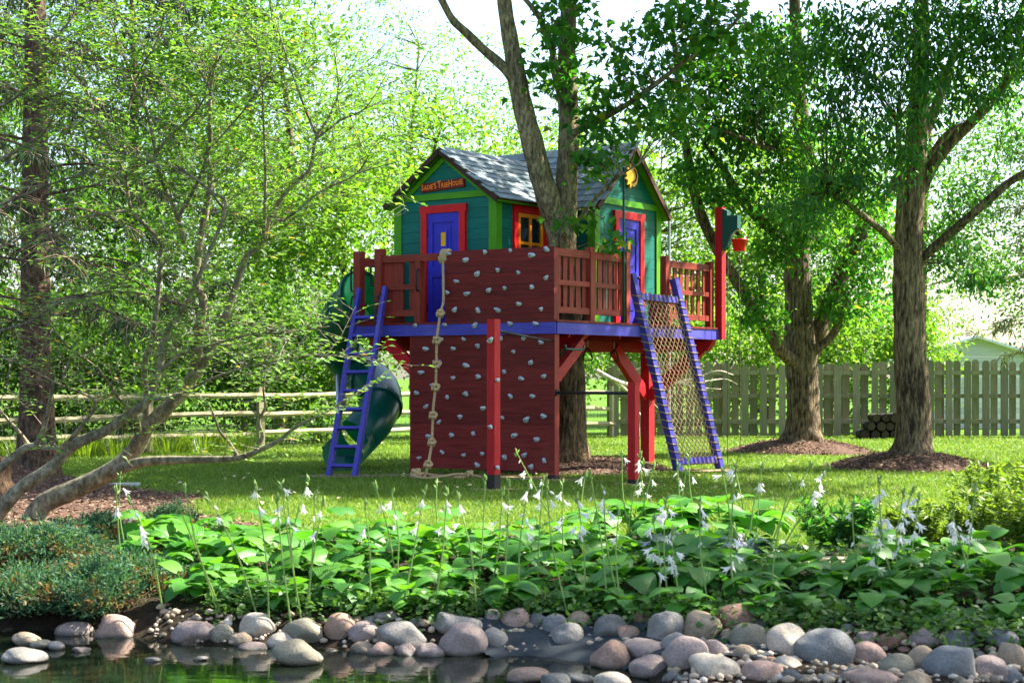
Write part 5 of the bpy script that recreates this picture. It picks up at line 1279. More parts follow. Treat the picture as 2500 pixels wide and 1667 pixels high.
# ================================================================== fences
ORD = ['first', 'second', 'third', 'fourth', 'fifth', 'sixth', 'seventh', 'eighth', 'ninth', 'tenth', 'eleventh', 'twelfth', 'thirteenth', 'fourteenth', 'fifteenth', 'sixteenth', 'seventeenth', 'eighteenth', 'nineteenth', 'twentieth']
sf = thing('split_rail_fence', 'weathered three rail split rail fence running behind the slide to the board fence', 'fence', tuple(FA))
flen = (FB - FA).length; nbay = 7; bl = flen / nbay
for k in range(nbay + 1):
    p = FA + fdir * bl * k
    MB().beam(p - Z * .05, p + Z * (1.12 + random.uniform(-.03, .05)), .12, .10, fdir).build('post', M['rail_wood'], sf)
for k in range(nbay):
    for z in (.30, .63, .97):
        p = FA + fdir * bl * k + Z * (z + random.uniform(-.025, .025)); q = FA + fdir * bl * (k + 1) + Z * (z + random.uniform(-.025, .025))
        off = fn * random.choice((-.03, .03)); m = MB(); P = catmull([p + off - fdir * .05, p.lerp(q, .33) + off + Z * random.uniform(-.02, .02), p.lerp(q, .7) + off + Z * random.uniform(-.02, .02), q + off + fdir * .05], 4)
        trunk_tube(m, P, [random.uniform(.045, .06) for _ in P], 6, 1, 0, .06, k); link('rail', m.mesh('rail'), M['rail_wood'], sf)
m = MB(); x = 0.0
while x < flen:                       # wire mesh behind the rails
    p = FA + fdir * x + fn * .06; m.tube([p + Z * .02, p + Z * .62], .003, 3, False); x += .10
for z in (.05, .12, .19, .27, .36, .46, .56): m.tube([FA + fn * .06 + Z * z, FB + fn * .06 + Z * z], .003, 3, False)
tag(m.build('wire_mesh', M['steel'], sf), kind='stuff')

bf = thing('board_fence', 'tall weathered board fence along the back of the lawn at the right', 'fence', (2.2, 34.5, 0))
for k in range(66):
    x = 2.15 + .2 * k; front = (k % 2 == 0); yy = 34.46 if front else 34.56
    h = 1.62 + .05 * math.sin(x * .8) + random.uniform(-.03, .03); wd = .155
    m = MB(); x0, x1 = x + random.uniform(-.008, .008), x + wd
    m.add([(x0, yy, .04), (x1, yy, .04), (x1, yy, h - .05), (x1 - .04, yy, h), (x0 + .04, yy, h), (x0, yy, h - .05), (x0, yy + .02, .04), (x1, yy + .02, .04), (x1, yy + .02, h - .05), (x1 - .04, yy + .02, h), (x0 + .04, yy + .02, h), (x0, yy + .02, h - .05)],
          [(0, 1, 2, 3, 4, 5), (11, 10, 9, 8, 7, 6)] + [(i, i + 6, (i + 1) % 6 + 6, (i + 1) % 6) for i in range(6)]); m.build('board', M['fence'], bf)
for z in (.35, .9, 1.4): MB().box(2.1, 15.4, 34.485, 34.535, z - .045, z + .045).build('stringer', M['fence'], bf)
for x in (2.12, 4.5, 6.9, 9.3, 11.7, 14.1): MB().box(x - .06, x + .06, 34.59, 34.70, -.05, 1.6).build('post', M['fence'], bf)

# shed beyond the fence
p = at(2355, 880, 41.5); sh = thing('shed', 'pale shed with a white roof showing over the fence at the right', 'shed', (p.x, p.y, 0))
wall_m = wood('shed_siding', (.6, .59, .57), True, .7, .1); roof_m = plain('white_shed_roof', (.72, .71, .70), .5)
for k in range(14): MB().box(-1.6, 1.6, -.9, .9, k * .13 + .002, k * .13 + .128).build('wall_board', wall_m, sh, local=True)
for s in (-1, 1):
    MB().hexa([(s * 1.95, -1.15, 1.70), (s * 1.95, 1.15, 1.70), (0, 1.15, 2.30), (0, -1.15, 2.30), (s * 1.95, -1.15, 1.76), (s * 1.95, 1.15, 1.76), (0, 1.15, 2.36), (0, -1.15, 2.36)]).build('roof_panel', roof_m, sh, local=True)
MB().add([(-1.6, -.9, 1.822), (1.6, -.9, 1.822), (0, -.9, 2.29), (-1.6, -.86, 1.822), (1.6, -.86, 1.822), (0, -.86, 2.29)], [(0, 1, 2), (5, 4, 3), (0, 3, 4, 1), (1, 4, 5, 2), (2, 5, 3, 0)]).build('gable', wall_m, sh, local=True)

# firewood against the fence
log_m = bark_mat('log_bark', (.012, .010, .009), (.06, .05, .04), (20, 20, 20), .8, .02); end_m = plain('log_end', (.05, .034, .02), .9)
wx = at(2110, 1062, 33.6); rows = [(0, 6), (1, 5), (2, 3)]
for r_, n_ in rows:
    for k in range(n_):
        rad_ = random.uniform(.085, .11); x = wx.x + .0 + k * .205 + r_ * .1 + random.uniform(-.02, .02); z = .10 + r_ * .175; y = wx.y + random.uniform(-.06, .06)
        o = thing('firewood_log', 'firewood log, %s from the left in the %s layer of the woodpile' % (ORD[k], ('bottom', 'middle', 'top')[r_]), 'log', (x, y, z - rad_), group='firewood stacked by the fence')
        m = MB(); trunk_tube(m, [Vector((x, y - .2, z)), Vector((x, y, z)), Vector((x, y + .25, z))], [rad_] * 3, 10, 3, 0, .05, k); link('bark', m.mesh('bark', True), log_m, o)
        MB().lathe([(0, 0), (rad_ * .9, 0)], 10, Matrix.Translation((x, y - .203, z)) @ Matrix.Rotation(R(90), 4, 'X')).build('cut_end', end_m, o)

# pale fallen brush behind the trunk
bp = S(1560, 1040, 30.5); fb = thing('fallen_branch', 'bare pale branch lying broken behind the short red post', 'branch', (bp.x, bp.y, 0)); pale_m = bark_mat('bleached_wood', (.42, .37, .28), (.62, .56, .45), (6, 6, 6), .3, .01)
for pl, r0 in (([(1455, 905), (1500, 928), (1545, 940), (1610, 938), (1660, 935), (1735, 930)], .045), ([(1500, 928), (1535, 960), (1555, 1000), (1560, 1060), (1558, 1068)], .04), ([(1520, 935), (1550, 950), (1585, 975), (1620, 1010)], .03), ([(1660, 935), (1700, 945), (1760, 950)], .02), ([(1640, 936), (1690, 925), (1750, 905), (1790, 915)], .02), ([(1535, 935), (1550, 905), (1585, 890)], .025), ([(1720, 931), (1770, 925), (1800, 938)], .014), ([(1555, 1000), (1580, 1040), (1590, 1075)], .022)):
    limb_part(fb, [S(x, y, 30.5 + .4 * math.sin(x * .05)) for x, y in pl], [r0 * (1 - .7 * i / (len(pl) - 1)) for i in range(len(pl))], pale_m, 'limb', 7, int(pl[0][0]), .08, 4)

# grassy tufts along the fence, stump, edging strip
def tuft(name, label, X, Y, z, n, h, spread, mat, cat, group=None, w=.012, lean=.6):
    o = thing(name, label, cat, (X, Y, z), group=group); th = rng.random(n) * 6.283; r_ = spread * np.sqrt(rng.random(n)) * .5
    base = np.stack([X + r_ * np.cos(th), Y + r_ * np.sin(th), np.full(n, z)], 1); hh = h * (.5 + .6 * rng.random(n))
    d = np.stack([np.cos(th) * lean * rng.random(n), np.sin(th) * lean * rng.random(n), np.ones(n)], 1); side = np.stack([-np.sin(th), np.cos(th), 0 * th], 1) * w * (.7 + .6 * rng.random(n))[:, None]
    mid = base + d * hh[:, None] * .6; tip = mid + (d * np.array([2.2, 2.2, .35])) * hh[:, None] * .45
    v = np.stack([base - side * .5, base + side * .5, mid - side * .5, mid + side * .5, tip], 1).reshape(-1, 3); i = (np.arange(n) * 5)[:, None]
    f = np.concatenate([i + np.array([0, 1, 3]), i + np.array([0, 3, 2]), i + np.array([2, 3, 4])], 0)
    link('blades', np_mesh('blades', v, f, mat), None, o, False); return o
for k, f_ in enumerate((.13, .165, .20, .235, .30, .34, .385)):
    p = FA.lerp(FB, f_) - fn * .35; tuft('grass_tuft', 'long grass tuft, %s from the left along the foot of the split rail fence' % ORD[k], p.x, p.y, 0, 160, .5, .7, GREEN['fern'], 'grass tuft', 'grass tufts by the fence', .014, .8)
st = D(-6, 1062, 17.6); o = thing('tree_stump', 'brown split tree stump at the left edge beside the spruce', 'stump', (st.x, st.y, 0)); m = MB()
trunk_tube(m, [Vector((st.x, st.y, -.05)), Vector((st.x, st.y, .2)), Vector((st.x + .02, st.y, .42))], [.22, .16, .14], 16, 6, .4, .09, 33); link('stump_wood', m.mesh('stump_wood', True), bark_mat('stump_bark', (.10, .05, .025), (.36, .22, .12)), o)
o = thing('edging_strip', 'pale concrete edging strip crossing the mulch below the spruce', 'edging', (-5.2, 18.4, 0)); ed_m = plain('pale_concrete', (.5, .49, .47), .8)
for k in range(5):
    p, q = Vector((-7.4 + k * .6, 18.2 + .16 * k + .02 * (k % 2), .025)), Vector((-7.4 + (k + 1) * .6 - .02, 18.2 + .16 * (k + 1), .025)); MB().beam(p, q, .08, .05).build('edging_block', ed_m, o)

# ================================================================== small leaning tree in front at the left
lt = thing('leaning_tree', 'small smooth barked tree leaning right with airy bright green leaves at the left', 'tree', (-4.35, 14.6, 0))
def z6(x, y): return (x / 2.24, 600 + y / 2.24)
def z9(x, y): return (x / 2.24, y / 2.24)
LB = [ # points (photo), start depth, end depth, start radius, end radius
 ([(80, 1275)] + [z6(*q) for q in ((240, 1410), (430, 1320), (640, 1210), (740, 1110), (810, 990), (900, 900), (1000, 800), (1060, 690), (1082, 560), (1095, 420), (1110, 300), (1070, 150))] + [z9(1150, 1000), z9(1130, 860), z9(1150, 770), z9(1150, 500), z9(1190, 300)], 14.6, 13.6, .105, .010),
 ([z6(*q) for q in ((1030, 740), (1090, 680), (1150, 580), (1220, 420), (1290, 220), (1350, 60))] + [z9(1440, 1330), z9(1480, 1180), z9(1600, 1010), z9(1690, 930), z9(1730, 750), z9(1800, 640), z9(1850, 500), z9(1830, 290)], 14.1, 13.4, .045, .006),
 ([z6(*q) for q in ((640, 1225), (760, 1185), (850, 1172), (1000, 1168), (1150, 1168), (1300, 1160), (1430, 1112), (1530, 1060), (1620, 990), (1780, 910), (1900, 840))], 14.2, 13.0, .052, .006),
 ([z6(*q) for q in ((1395, 1115), (1435, 1040), (1415, 960), (1450, 880), (1440, 780), (1460, 640), (1500, 560))], 13.5, 13.0, .022, .004),
 ([z6(*q) for q in ((1300, 1150), (1250, 1070), (1200, 1010), (1150, 880), (1090, 820))], 13.6, 13.2, .018, .004),
 ([z6(*q) for q in ((-30, 1500), (40, 1400), (130, 1310), (280, 1210), (400, 1090), (560, 1020), (700, 930), (800, 850), (850, 740), (880, 640), (900, 500), (1000, 340), (1060, 230))] + [z9(1230, 1150), z9(1160, 1050), z9(960, 900)], 14.0, 13.2, .072, .008),
 ([z6(*q) for q in ((-20, 1230), (130, 1110), (200, 1080), (250, 960), (290, 740), (280, 640), (240, 500))], 13.8, 13.4, .040, .006),
 ([z6(*q) for q in ((160, 1100), (120, 1040), (60, 970), (0, 900), (-60, 820))], 13.8, 13.5, .025, .006),
 ([z6(*q) for q in ((190, 1100), (330, 1100), (440, 990), (520, 880), (480, 820), (330, 760), (100, 640), (0, 600))], 13.8, 13.0, .022, .004),
 ([z6(*q) for q in ((820, 838), (930, 830), (1030, 790), (1200, 710), (1400, 650), (1700, 600), (1900, 600))], 13.6, 12.7, .020, .003),
 ([z6(*q) for q in ((860, 700), (1000, 590), (1200, 530), (1400, 480), (1600, 470), (1800, 440))], 13.5, 12.8, .017, .003),
 ([z6(*q) for q in ((370, 1105), (430, 1010), (480, 940), (530, 880))], 14.0, 13.8, .02, .008),
 ([z6(*q) for q in ((760, 1010), (740, 930), (650, 830), (600, 760), (520, 660), (380, 560), (300, 470))], 14.0, 13.2, .026, .005),
 ([z6(*q) for q in ((795, 980), (802, 850), (790, 700), (800, 600), (840, 480))] + [z9(880, 1390), z9(840, 1280), z9(720, 1150), z9(680, 950), z9(600, 800), z9(530, 650), z9(470, 470), z9(440, 250)], 14.2, 13.4, .034, .006),
 ([z9(1010, 1330), z9(970, 1190), z9(880, 970), z9(855, 850), z9(930, 750), z9(1100, 570), z9(1150, 400), z9(1250, 250)], 13.7, 13.2, .024, .004),
 ([z9(855, 850), z9(800, 600), z9(740, 480), z9(660, 270), z9(600, 100)], 13.5, 13.1, .018, .004),
 ([z9(970, 1195), z9(1040, 1080), z9(1100, 950), z9(1130, 860)], 13.7, 13.6, .02, .014),
 ([z9(1730, 740), z9(1650, 550), z9(1560, 290), z9(1500, 100)], 13.5, 13.2, .014, .003),
 ([z9(1730, 760), z9(1860, 660), z9(2000, 590), z9(2120, 400)], 13.5, 13.0, .013, .003),
 ([z9(1480, 1180), z9(1560, 1200), z9(1750, 1050), z9(1950, 950), z9(2050, 800), z9(2180, 740)], 13.5, 12.9, .014, .003),
 ([z9(1440, 1330), z9(1450, 1100), z9(1450, 900), z9(1440, 650), z9(1430, 420), z9(1400, 200)], 13.7, 13.3, .018, .004),
 ([z9(1250, 1180), z9(1130, 1030), z9(960, 920), z9(700, 850), z9(500, 760), z9(300, 720)], 13.4, 12.9, .014, .003),
 ([z9(720, 1150), z9(500, 1180), z9(250, 1240), z9(60, 1330), z9(-40, 1380)], 13.6, 13.1, .016, .004),
 ([z9(500, 600), z9(350, 600), z9(200, 520), z9(60, 400)], 13.3, 12.9, .012, .003),
 ([z9(470, 470), z9(350, 350), z9(180, 200), z9(100, 80)], 13.3, 12.9, .010, .003),
 ([z9(1950, 950), z9(2100, 905), z9(2200, 880)], 12.9, 12.7, .006, .002),
 ([z9(-60, 900), z9(100, 820), z9(260, 700), z9(330, 520), z9(420, 380)], 13.2, 12.8, .016, .003),
 ([z9(-60, 600), z9(80, 540), z9(200, 400), z9(260, 250), z9(380, 120), z9(420, 0)], 13.2, 12.8, .014, .003),
 ([z9(-60, 1150), z9(100, 1080), z9(300, 1000), z9(480, 940), z9(560, 880)], 13.2, 12.8, .014, .003),
 ([z9(700, 600), z9(760, 400), z9(860, 220), z9(900, 40)], 13.4, 13.0, .012, .003),
 ([z6(-60, 480), z6(150, 420), z6(350, 300), z6(560, 260), z6(700, 180)], 13.2, 12.7, .014, .003),
 ([z9(1150, 500), z9(1090, 380), z9(1010, 220), z9(960, 60)], 13.4, 13.2, .010, .003),
 ([z9(1180, 780), z9(1320, 620), z9(1420, 480), z9(1500, 360)], 13.5, 13.2, .010, .003),
]
trs = random.Random(21); tw = MB(); LP, LA, LN = [], [], []
def twig(p, d, ln, lvl):
    d = d.normalized(); q1 = p + d * ln * .5 + Vector((trs.uniform(-.05, .05), trs.uniform(-.05, .05), trs.uniform(-.02, .06))) * ln; q2 = p + d * ln + Vector((trs.uniform(-.12, .12), trs.uniform(-.12, .12), trs.uniform(-.08, .12))) * ln
    r_ = .0032 if lvl == 0 else .0022
    tw.tube([p, q1, q2], [r_, r_ * .8, r_ * .5], 3, False)
    n = max(2, int(ln / .045)); bare = trs.random() < .2
    for i in range(n):
        t = (i + 1) / n; c = p.lerp(q1, t * 2) if t < .5 else q1.lerp(q2, t * 2 - 1)
        if lvl == 0 and t > .15 and trs.random() < .42:
            s_ = trs.choice((-1, 1)); sd_ = d.cross(Z).normalized() * s_
            twig(c, d * .6 + sd_ * trs.uniform(.4, 1) + Z * trs.uniform(-.15, .25), ln * trs.uniform(.3, .55), 1)
        if not bare and t > .3 and trs.random() < .72:
            s_ = 1 if i % 2 else -1; sd_ = d.cross(Z); sd_ = sd_.normalized() * s_ if sd_.length > .01 else Vector((1, 0, 0))
            LP.append(tuple(c)); LA.append(tuple(d * .6 + sd_ * .9 + Z * trs.uniform(-.35, .15))); LN.append((trs.uniform(-.45, .45), trs.uniform(-.45, .45) - .25, 1))
for bi, (pl, Ya, Yb, ra, rb) in enumerate(LB):
    n = len(pl); P = [at(x, y, Ya + (Yb - Ya) * i / (n - 1) + .05 * math.sin(bi * 2 + i)) for i, (x, y) in enumerate(pl)]
    rads = [ra + (rb - ra) * (i / (n - 1)) ** .8 for i in range(n)]
    m = MB(); Q, rr = trunk_tube(m, P, rads, 12 if ra > .03 else 7, 5, 0, .05, bi)
    link('trunk' if bi == 0 else 'limb', m.mesh('limb', True), M['bark_pale'] if ra > .015 else M['twig'], lt)
    start = .30 if bi in (0, 2, 5) else .12
    for i in range(1, len(Q) - 1):
        f_ = i / (len(Q) - 1)
        if f_ < start: continue
        seg = (Q[i] - Q[i - 1]).length
        want = seg * (36 if f_ > .35 else 18)
        if Q[i].z < .9: want *= .12
        elif Q[i].z < 1.5: want *= .55
        for _ in range(int(want) + (1 if trs.random() < want % 1 else 0)):
            uu = U0 + F * Q[i].x / Q[i].y
            if uu > 900 and Q[i].z > 2.4 and trs.random() < .85: continue      # only a few bare twig ends reach the gable
            t = (Q[i + 1] - Q[i - 1]).normalized(); o_ = Vector((trs.gauss(0, 1), trs.gauss(0, 1), trs.gauss(.15, .5)))
            twig(Q[i], t * trs.uniform(.2, .9) + o_.normalized(), trs.uniform(.18, .62), 0)
tag(link('twigs', tw.mesh('twigs'), M['twig'], lt), kind='stuff')
LP = np.array(LP); LA = np.array(LA); LN = np.array(LN); Ls = .042 + .038 * rng.random(len(LP))
v, f = leaf_quads(LP, LA, LN, Ls, Ls * .58, .08)
tag(link('leaves', np_mesh('leaves', v, f, GREEN['near']), None, lt, False), kind='stuff')
print('near leaves', len(LP))

# ================================================================== pond stones
def stone_obj(u, v, wpx, hpx, colr, i, sq=1.0, ang=None):
    """photo box -> a stone resting on the bank at that spot"""
    g = ground_hit(u, v + hpx * .40); Y = g.y; k = Y / F
    if g.z < WATER - .06:             # standing in the water
        Yw = (EYE - WATER) * F / (v + hpx * .42 - VH); g = at(u, v + hpx * .42, Yw); Y = Yw; k = Y / F
    rs = np.random.default_rng(500 + i); bm = bmesh.new(); bmesh.ops.create_icosphere(bm, subdivisions=4, radius=1)
    A, B, C = wpx * k / 2 * 1.08, max(wpx, hpx) * k / 2 * .9, hpx * k / 2 * 1.18
    dirs = rs.normal(size=(9, 3)); dirs /= np.linalg.norm(dirs, axis=1, keepdims=True); cut = .70 + .28 * rs.random(9); ph = rs.random(6) * 6.28
    for vt in bm.verts:
        p = np.array(vt.co); d = dirs @ p; s = 1.0
        for q, c in zip(d, cut):
            if q > c: s = min(s, c / q * (.985 + .015 * q))
        s *= 1 + .05 * math.sin(2.3 * p[0] + ph[0]) * math.sin(2.1 * p[1] + ph[1]) + .035 * math.sin(4 * p[2] + ph[2] + 3 * p[0]) + .012 * math.sin(9 * p[0] + ph[3]) * math.sin(8 * p[2] + ph[4])
        vt.co = (p[0] * s * A, p[1] * s * B, p[2] * s * C)
    bmesh.ops.rotate(bm, cent=(0, 0, 0), matrix=Matrix.Rotation(rs.uniform(-.25, .25), 3, 'Y'), verts=bm.verts)
    me = bpy.data.meshes.new('pond_stone'); bm.to_mesh(me); bm.free(); me.shade_smooth(); me.materials.append(STONE[colr])
    o = bpy.data.objects.new('pond_stone', me); col.objects.link(o); c = at(u, v, Y); o.location = (c.x, c.y + B * .35, c.z - .01); o.rotation_euler = (0, 0, 0)
    return o
ST = [(165,1455,88,54,'mauve grey'),(262,1452,108,70,'pinkish'),(60,1468,66,30,'tan'),(92,1478,50,24,'olive grey'),(20,1455,46,26,'tan'),(50,1506,98,36,'grey'),(128,1482,38,22,'grey'),(318,1476,40,20,'slate blue'),(348,1474,34,16,'pinkish'),(185,1490,42,16,'mauve grey'),
 (445,1458,104,60,'mauve grey'),(590,1440,78,66,'pale'),(508,1462,58,54,'olive grey'),(550,1472,52,46,'tan'),(435,1486,66,30,'tan'),(577,1494,80,38,'mauve grey'),(642,1480,66,50,'pale'),(695,1455,98,70,'olive grey'),(780,1442,68,66,'salmon'),(836,1456,78,56,'mauve grey'),(683,1502,112,56,'olive grey'),(757,1502,52,28,'pinkish'),
 (922,1465,118,68,'grey'),(875,1503,66,50,'pinkish'),(935,1502,54,50,'mauve grey'),(1055,1436,122,56,'grey'),(1063,1478,100,88,'mauve grey'),(990,1502,78,52,'mauve grey'),(1132,1468,68,58,'grey'),(1183,1425,62,58,'pinkish'),(1130,1422,42,48,'mauve grey'),(1238,1430,48,48,'dark grey'),(1276,1438,62,54,'slate blue'),(1302,1462,80,62,'grey'),(1332,1424,52,44,'tan'),(1402,1446,68,56,'dark grey'),
 (1530,1448,74,88,'grey'),(1616,1442,74,68,'tan'),(1692,1420,96,52,'reddish brown'),(1727,1470,90,58,'olive grey'),(1556,1482,62,52,'grey'),(1578,1510,98,70,'mauve grey'),(1482,1496,98,50,'mauve grey'),(1402,1520,74,78,'salmon'),(1496,1536,82,52,'mauve grey'),(1642,1538,106,58,'pale'),(1812,1482,84,78,'pale'),(1895,1497,112,84,'slate blue'),(2000,1508,78,56,'pinkish'),(2062,1534,68,54,'olive grey'),(2122,1524,56,66,'tan'),(2190,1530,108,78,'slate blue'),(2272,1544,80,60,'mauve grey'),(2328,1510,52,66,'tan'),(1745,1548,92,48,'pinkish'),(1215,1550,100,34,'salmon'),(1995,1468,46,38,'mauve grey'),(2052,1470,56,40,'reddish brown'),(2128,1468,62,42,'mauve grey'),(2205,1470,70,38,'slate blue'),(2010,1558,110,44,'pinkish'),(1330,1556,66,26,'dark grey'),(1945,1450,36,30,'slate blue'),(1470,1420,44,34,'reddish brown'),(350,1512,36,14,'grey'),(460,1510,34,14,'grey'),(850,1425,40,26,'grey'),(960,1432,44,30,'dark grey'),(1570,1420,40,28,'mauve grey'),(2320,1556,60,40,'slate blue'),(1905,1560,60,26,'grey')]
fr = random.Random(12); cols_ = list(STONE)
for x0 in range(10, 2352, 34):        # smaller stones wedged between the big ones
    for y0 in (1428, 1462, 1496, 1530, 1560):
        x = x0 + fr.uniform(-14, 14); y = y0 + fr.uniform(-10, 10); w_ = fr.uniform(30, 70); h_ = w_ * fr.uniform(.6, .85)
        lo = 1440 if x < 420 else (1415 if x < 1800 else 1440); hi = 1488 if x < 700 else (1512 if x < 1150 else 1575)
        if y < lo or y > hi or (1140 < x < 1420 and 1462 < y < 1540): continue
        if any(abs(x - s[0]) < (s[2] + w_) * .33 and abs(y - s[1]) < (s[3] + h_) * .33 for s in ST): continue
        ST.append((x, y, w_, h_, fr.choice(cols_)))
stones = []
for i, (x, y, w_, h_, c) in enumerate(ST):
    if x > 1400: w_, h_ = w_ * 1.16, h_ * 1.16
    o = stone_obj(x * K, y * K, w_ * K, h_ * K, c, i); row = 'upper row' if y < 1450 else ('middle row' if y < 1488 else 'lowest row')
    stones.append((row, x, o, c, w_, h_))
for row in {s[0] for s in stones}:
    for c in {s[3] for s in stones if s[0] == row}:
        ss = sorted([s for s in stones if s[0] == row and s[3] == c], key=lambda s: s[1]); n = len(ss)
        for k, s in enumerate(ss):
            size = 'large' if s[4] * s[5] > 5200 else ('small' if s[4] * s[5] < 1900 else 'medium')
            where = 'the only one' if n == 1 else ORD[k] + ' such from the left'
            tag(s[2], ('%s %s stone in the %s, %s' % (size, c, row, where)).replace('such', 'of that colour'), 'stone', 'stones along the pond edge')
# pebbles and gravel between them
n = 4200; bu = rng.random(n); us = np.where(bu < .6, 1350 + 1150 * rng.random(n), 500 + 1000 * rng.random(n)); pts = []
ico = bmesh.new(); bmesh.ops.create_icosphere(ico, subdivisions=1, radius=1); iv = np.array([tuple(q.co) for q in ico.verts]); fi = np.array([[q.index for q in f.verts] for f in ico.faces]); ico.free()
X = rng.uniform(-2.2, 3.4, n); s_ = np.where(X > .5, rng.uniform(-1.2, .62, n), rng.uniform(-.12, .62, n)); Yp = shore(X) + s_; okp = (X > .7) | ((s_ > .1) & (s_ < .4) & (rng.random(n) < .5)); X = X[okp]; Yp = Yp[okp]; n = len(X)
cl = .5 + .5 * np.sin(X * 5.3 + 1) * np.sin(Yp * 7.1); ok = rng.random(n) < .35 + .65 * cl; X = X[ok]; Yp = Yp[ok]; n = len(X)
sz = .010 + .022 * rng.random(n) ** 2; V = iv[None] * sz[:, None, None] * (rng.random((n, 1, 3)) * .6 + .7) * np.array([1, 1, .7]); V = V + np.stack([X, Yp, zg(X, Yp) + .035 + sz * .3], 1)[:, None]
f = (np.arange(n) * len(iv))[:, None, None] + fi[None]
tag(link('gravel', np_mesh('gravel', V.reshape(-1, 3), f.reshape(-1, 3), M['pebble'], True), None), 'tan pebbles and gravel between the pond stones', 'gravel', kind='stuff')

# ================================================================== hostas
def hosta_leaf(seed, arch, pet, wide):
    rs = random.Random(seed); nr, nc = 7, 5; vs = []; uvs = []
    for i in range(nr):
        t = i / (nr - 1); cx = pet * .55 + .95 * t * (1 - .12 * t) ; cz = pet * .75 + .16 * math.sin(t * 2.2) - arch * t * t
        wd = wide * 1.12 * (math.sin(math.pi * min(1, (t * .93 + .07)) ** .8)) ** .58 if t < 1 else .0
        if t == 0: wd = wide * .55
        for j in range(nc):
            s = (j / (nc - 1)) * 2 - 1; back = -.14 * abs(s) * (1 - t) ** 3
            vs.append((cx + back, s * wd, cz + .16 * wd * s * s * (1 if arch < .5 else .4) + rs.uniform(-.012, .012) - .10 * abs(s) * wd)); uvs.append((s, t))
    fs = [(i * nc + j, i * nc + j + 1, (i + 1) * nc + j + 1, (i + 1) * nc + j) for i in range(nr - 1) for j in range(nc - 1)]
    nb_ = len(vs); pts = [Vector((0, 0, 0)), Vector((pet * .22, 0, pet * .45)), Vector((pet * .55, 0, pet * .75))]
    for i, p in enumerate(pts):
        for k in range(3): th = 2.094 * k; vs.append((p.x + .012 * math.sin(th), p.y + .016 * math.cos(th), p.z)); uvs.append((.5, 0))
    for i in range(2):
        for k in range(3): fs.append((nb_ + i * 3 + k, nb_ + i * 3 + (k + 1) % 3, nb_ + (i + 1) * 3 + (k + 1) % 3, nb_ + (i + 1) * 3 + k))
    me = bpy.data.meshes.new('leaf'); me.from_pydata(vs, [], fs); ul = me.uv_layers.new(name='uv')
    for lp in me.loops: ul.data[lp.index].uv = uvs[lp.vertex_index]
    me.shade_smooth(); return me
HL = [hosta_leaf(k, a, p, w_) for k, (a, p, w_) in enumerate(((.42, 1.0, .36), (.6, 1.15, .40), (.30, .9, .33), (.75, 1.0, .42), (.5, .75, .38), (.2, 1.25, .34)))]
for me in HL: me.materials.append(M['hosta'])
HLB = []
for me in HL:
    c = me.copy(); c.materials.clear(); c.materials.append(M['hosta_blue']); HLB.append(c)
def flower_mesh(mat):
    m = MB(); prof = [(.0, 0), (.006, -.004), (.009, -.028), (.016, -.045)]; n = 6
    m.lathe(prof, 6)
    N = len(m.v)
    for k in range(6):
        a0, a1, am = 6.283 * k / 6, 6.283 * (k + 1) / 6, 6.283 * (k + .5) / 6
        m.add([(.016 * math.cos(a0), .016 * math.sin(a0), -.045), (.016 * math.cos(a1), .016 * math.sin(a1), -.045), (.036 * math.cos(am), .036 * math.sin(am), -.068)], [(0, 1, 2)])
    me = m.mesh('flower'); me.materials.append(mat); return me
FLW = flower_mesh(M['white_petal']); FLL = flower_mesh(M['lilac'])
BUD = MB().lathe([(0, 0), (.006, -.006), (.0085, -.022), (.004, -.042), (0, -.046)], 6).mesh('bud', True); BUD.materials.append(M['white_petal'])
BUDG = MB().lathe([(0, 0), (.006, .006), (.008, .02), (0, .045)], 5).mesh('bud', True); BUDG.materials.append(M['stem'])
def stalk(parent, base, top, nflow, rs, lilac=False):
    """flower stalk: bent stem, green bud tuft, nodding white trumpets"""
    d = top - base; mid = base + d * .5 + Vector((rs.uniform(-.03, .03), rs.uniform(-.03, .03), .02)); P = catmull([base, mid, top], 5)
    m = MB(); m.tube(P, [.0062 - .003 * i / len(P) for i in range(len(P))], 5, False); s = link('flower_stalk', m.mesh('flower_stalk', True), M['stem'], parent)
    for k in range(4): inst('bud', BUDG, s, Matrix.Translation(top - Z * .012 * k) @ Euler((rs.uniform(-.6, .6), rs.uniform(-.6, .6), 0)).to_matrix().to_4x4())
    for k in range(nflow):
        zf = rs.uniform(.0, .16 + .02 * nflow); q = 1 - zf / max(.1, d.length); c = base.lerp(top, max(.3, q)) if q < .98 else top
        th = rs.uniform(0, 6.28); M_ = Matrix.Translation(c + Vector((math.cos(th), math.sin(th), 0)) * .012) @ Matrix.Rotation(th, 4, 'Z') @ Matrix.Rotation(rs.uniform(-1.15, -.35), 4, 'Y') @ Matrix.Scale(rs.uniform(.7, 1.05), 4)
        fl = FLL if lilac else (FLW if rs.random() < .65 else BUD)
        inst('flower' if fl is not BUD else 'bud', fl, s, M_)
def hosta(X, Y, z, nl, size, rs, blue=False, lift=1.0):
    o = thing('hosta', 'hosta', 'hosta', (X, Y, z), group='hostas in the bed by the pond')
    bank = HLB if blue else HL
    for k in range(nl):
        th = 2.4 * k + rs.uniform(-.35, .35); f_ = k / max(1, nl - 1); tilt_ = (.54 * f_ - .42) / lift + rs.uniform(-.12, .12); s = size * rs.uniform(.8, 1.15) * (1 - .12 * f_)
        M_ = Matrix.Translation((rs.uniform(-.03, .03), rs.uniform(-.03, .03), 0)) @ Matrix.Rotation(th, 4, 'Z') @ Matrix.Rotation(tilt_, 4, 'Y') @ Matrix.Scale(s, 4) @ Matrix.Rotation(rs.uniform(-.25, .25), 4, 'X')
        inst('leaf', rs.choice(bank), o, M_, world=False)
    return o
hr = random.Random(3); hostas = []
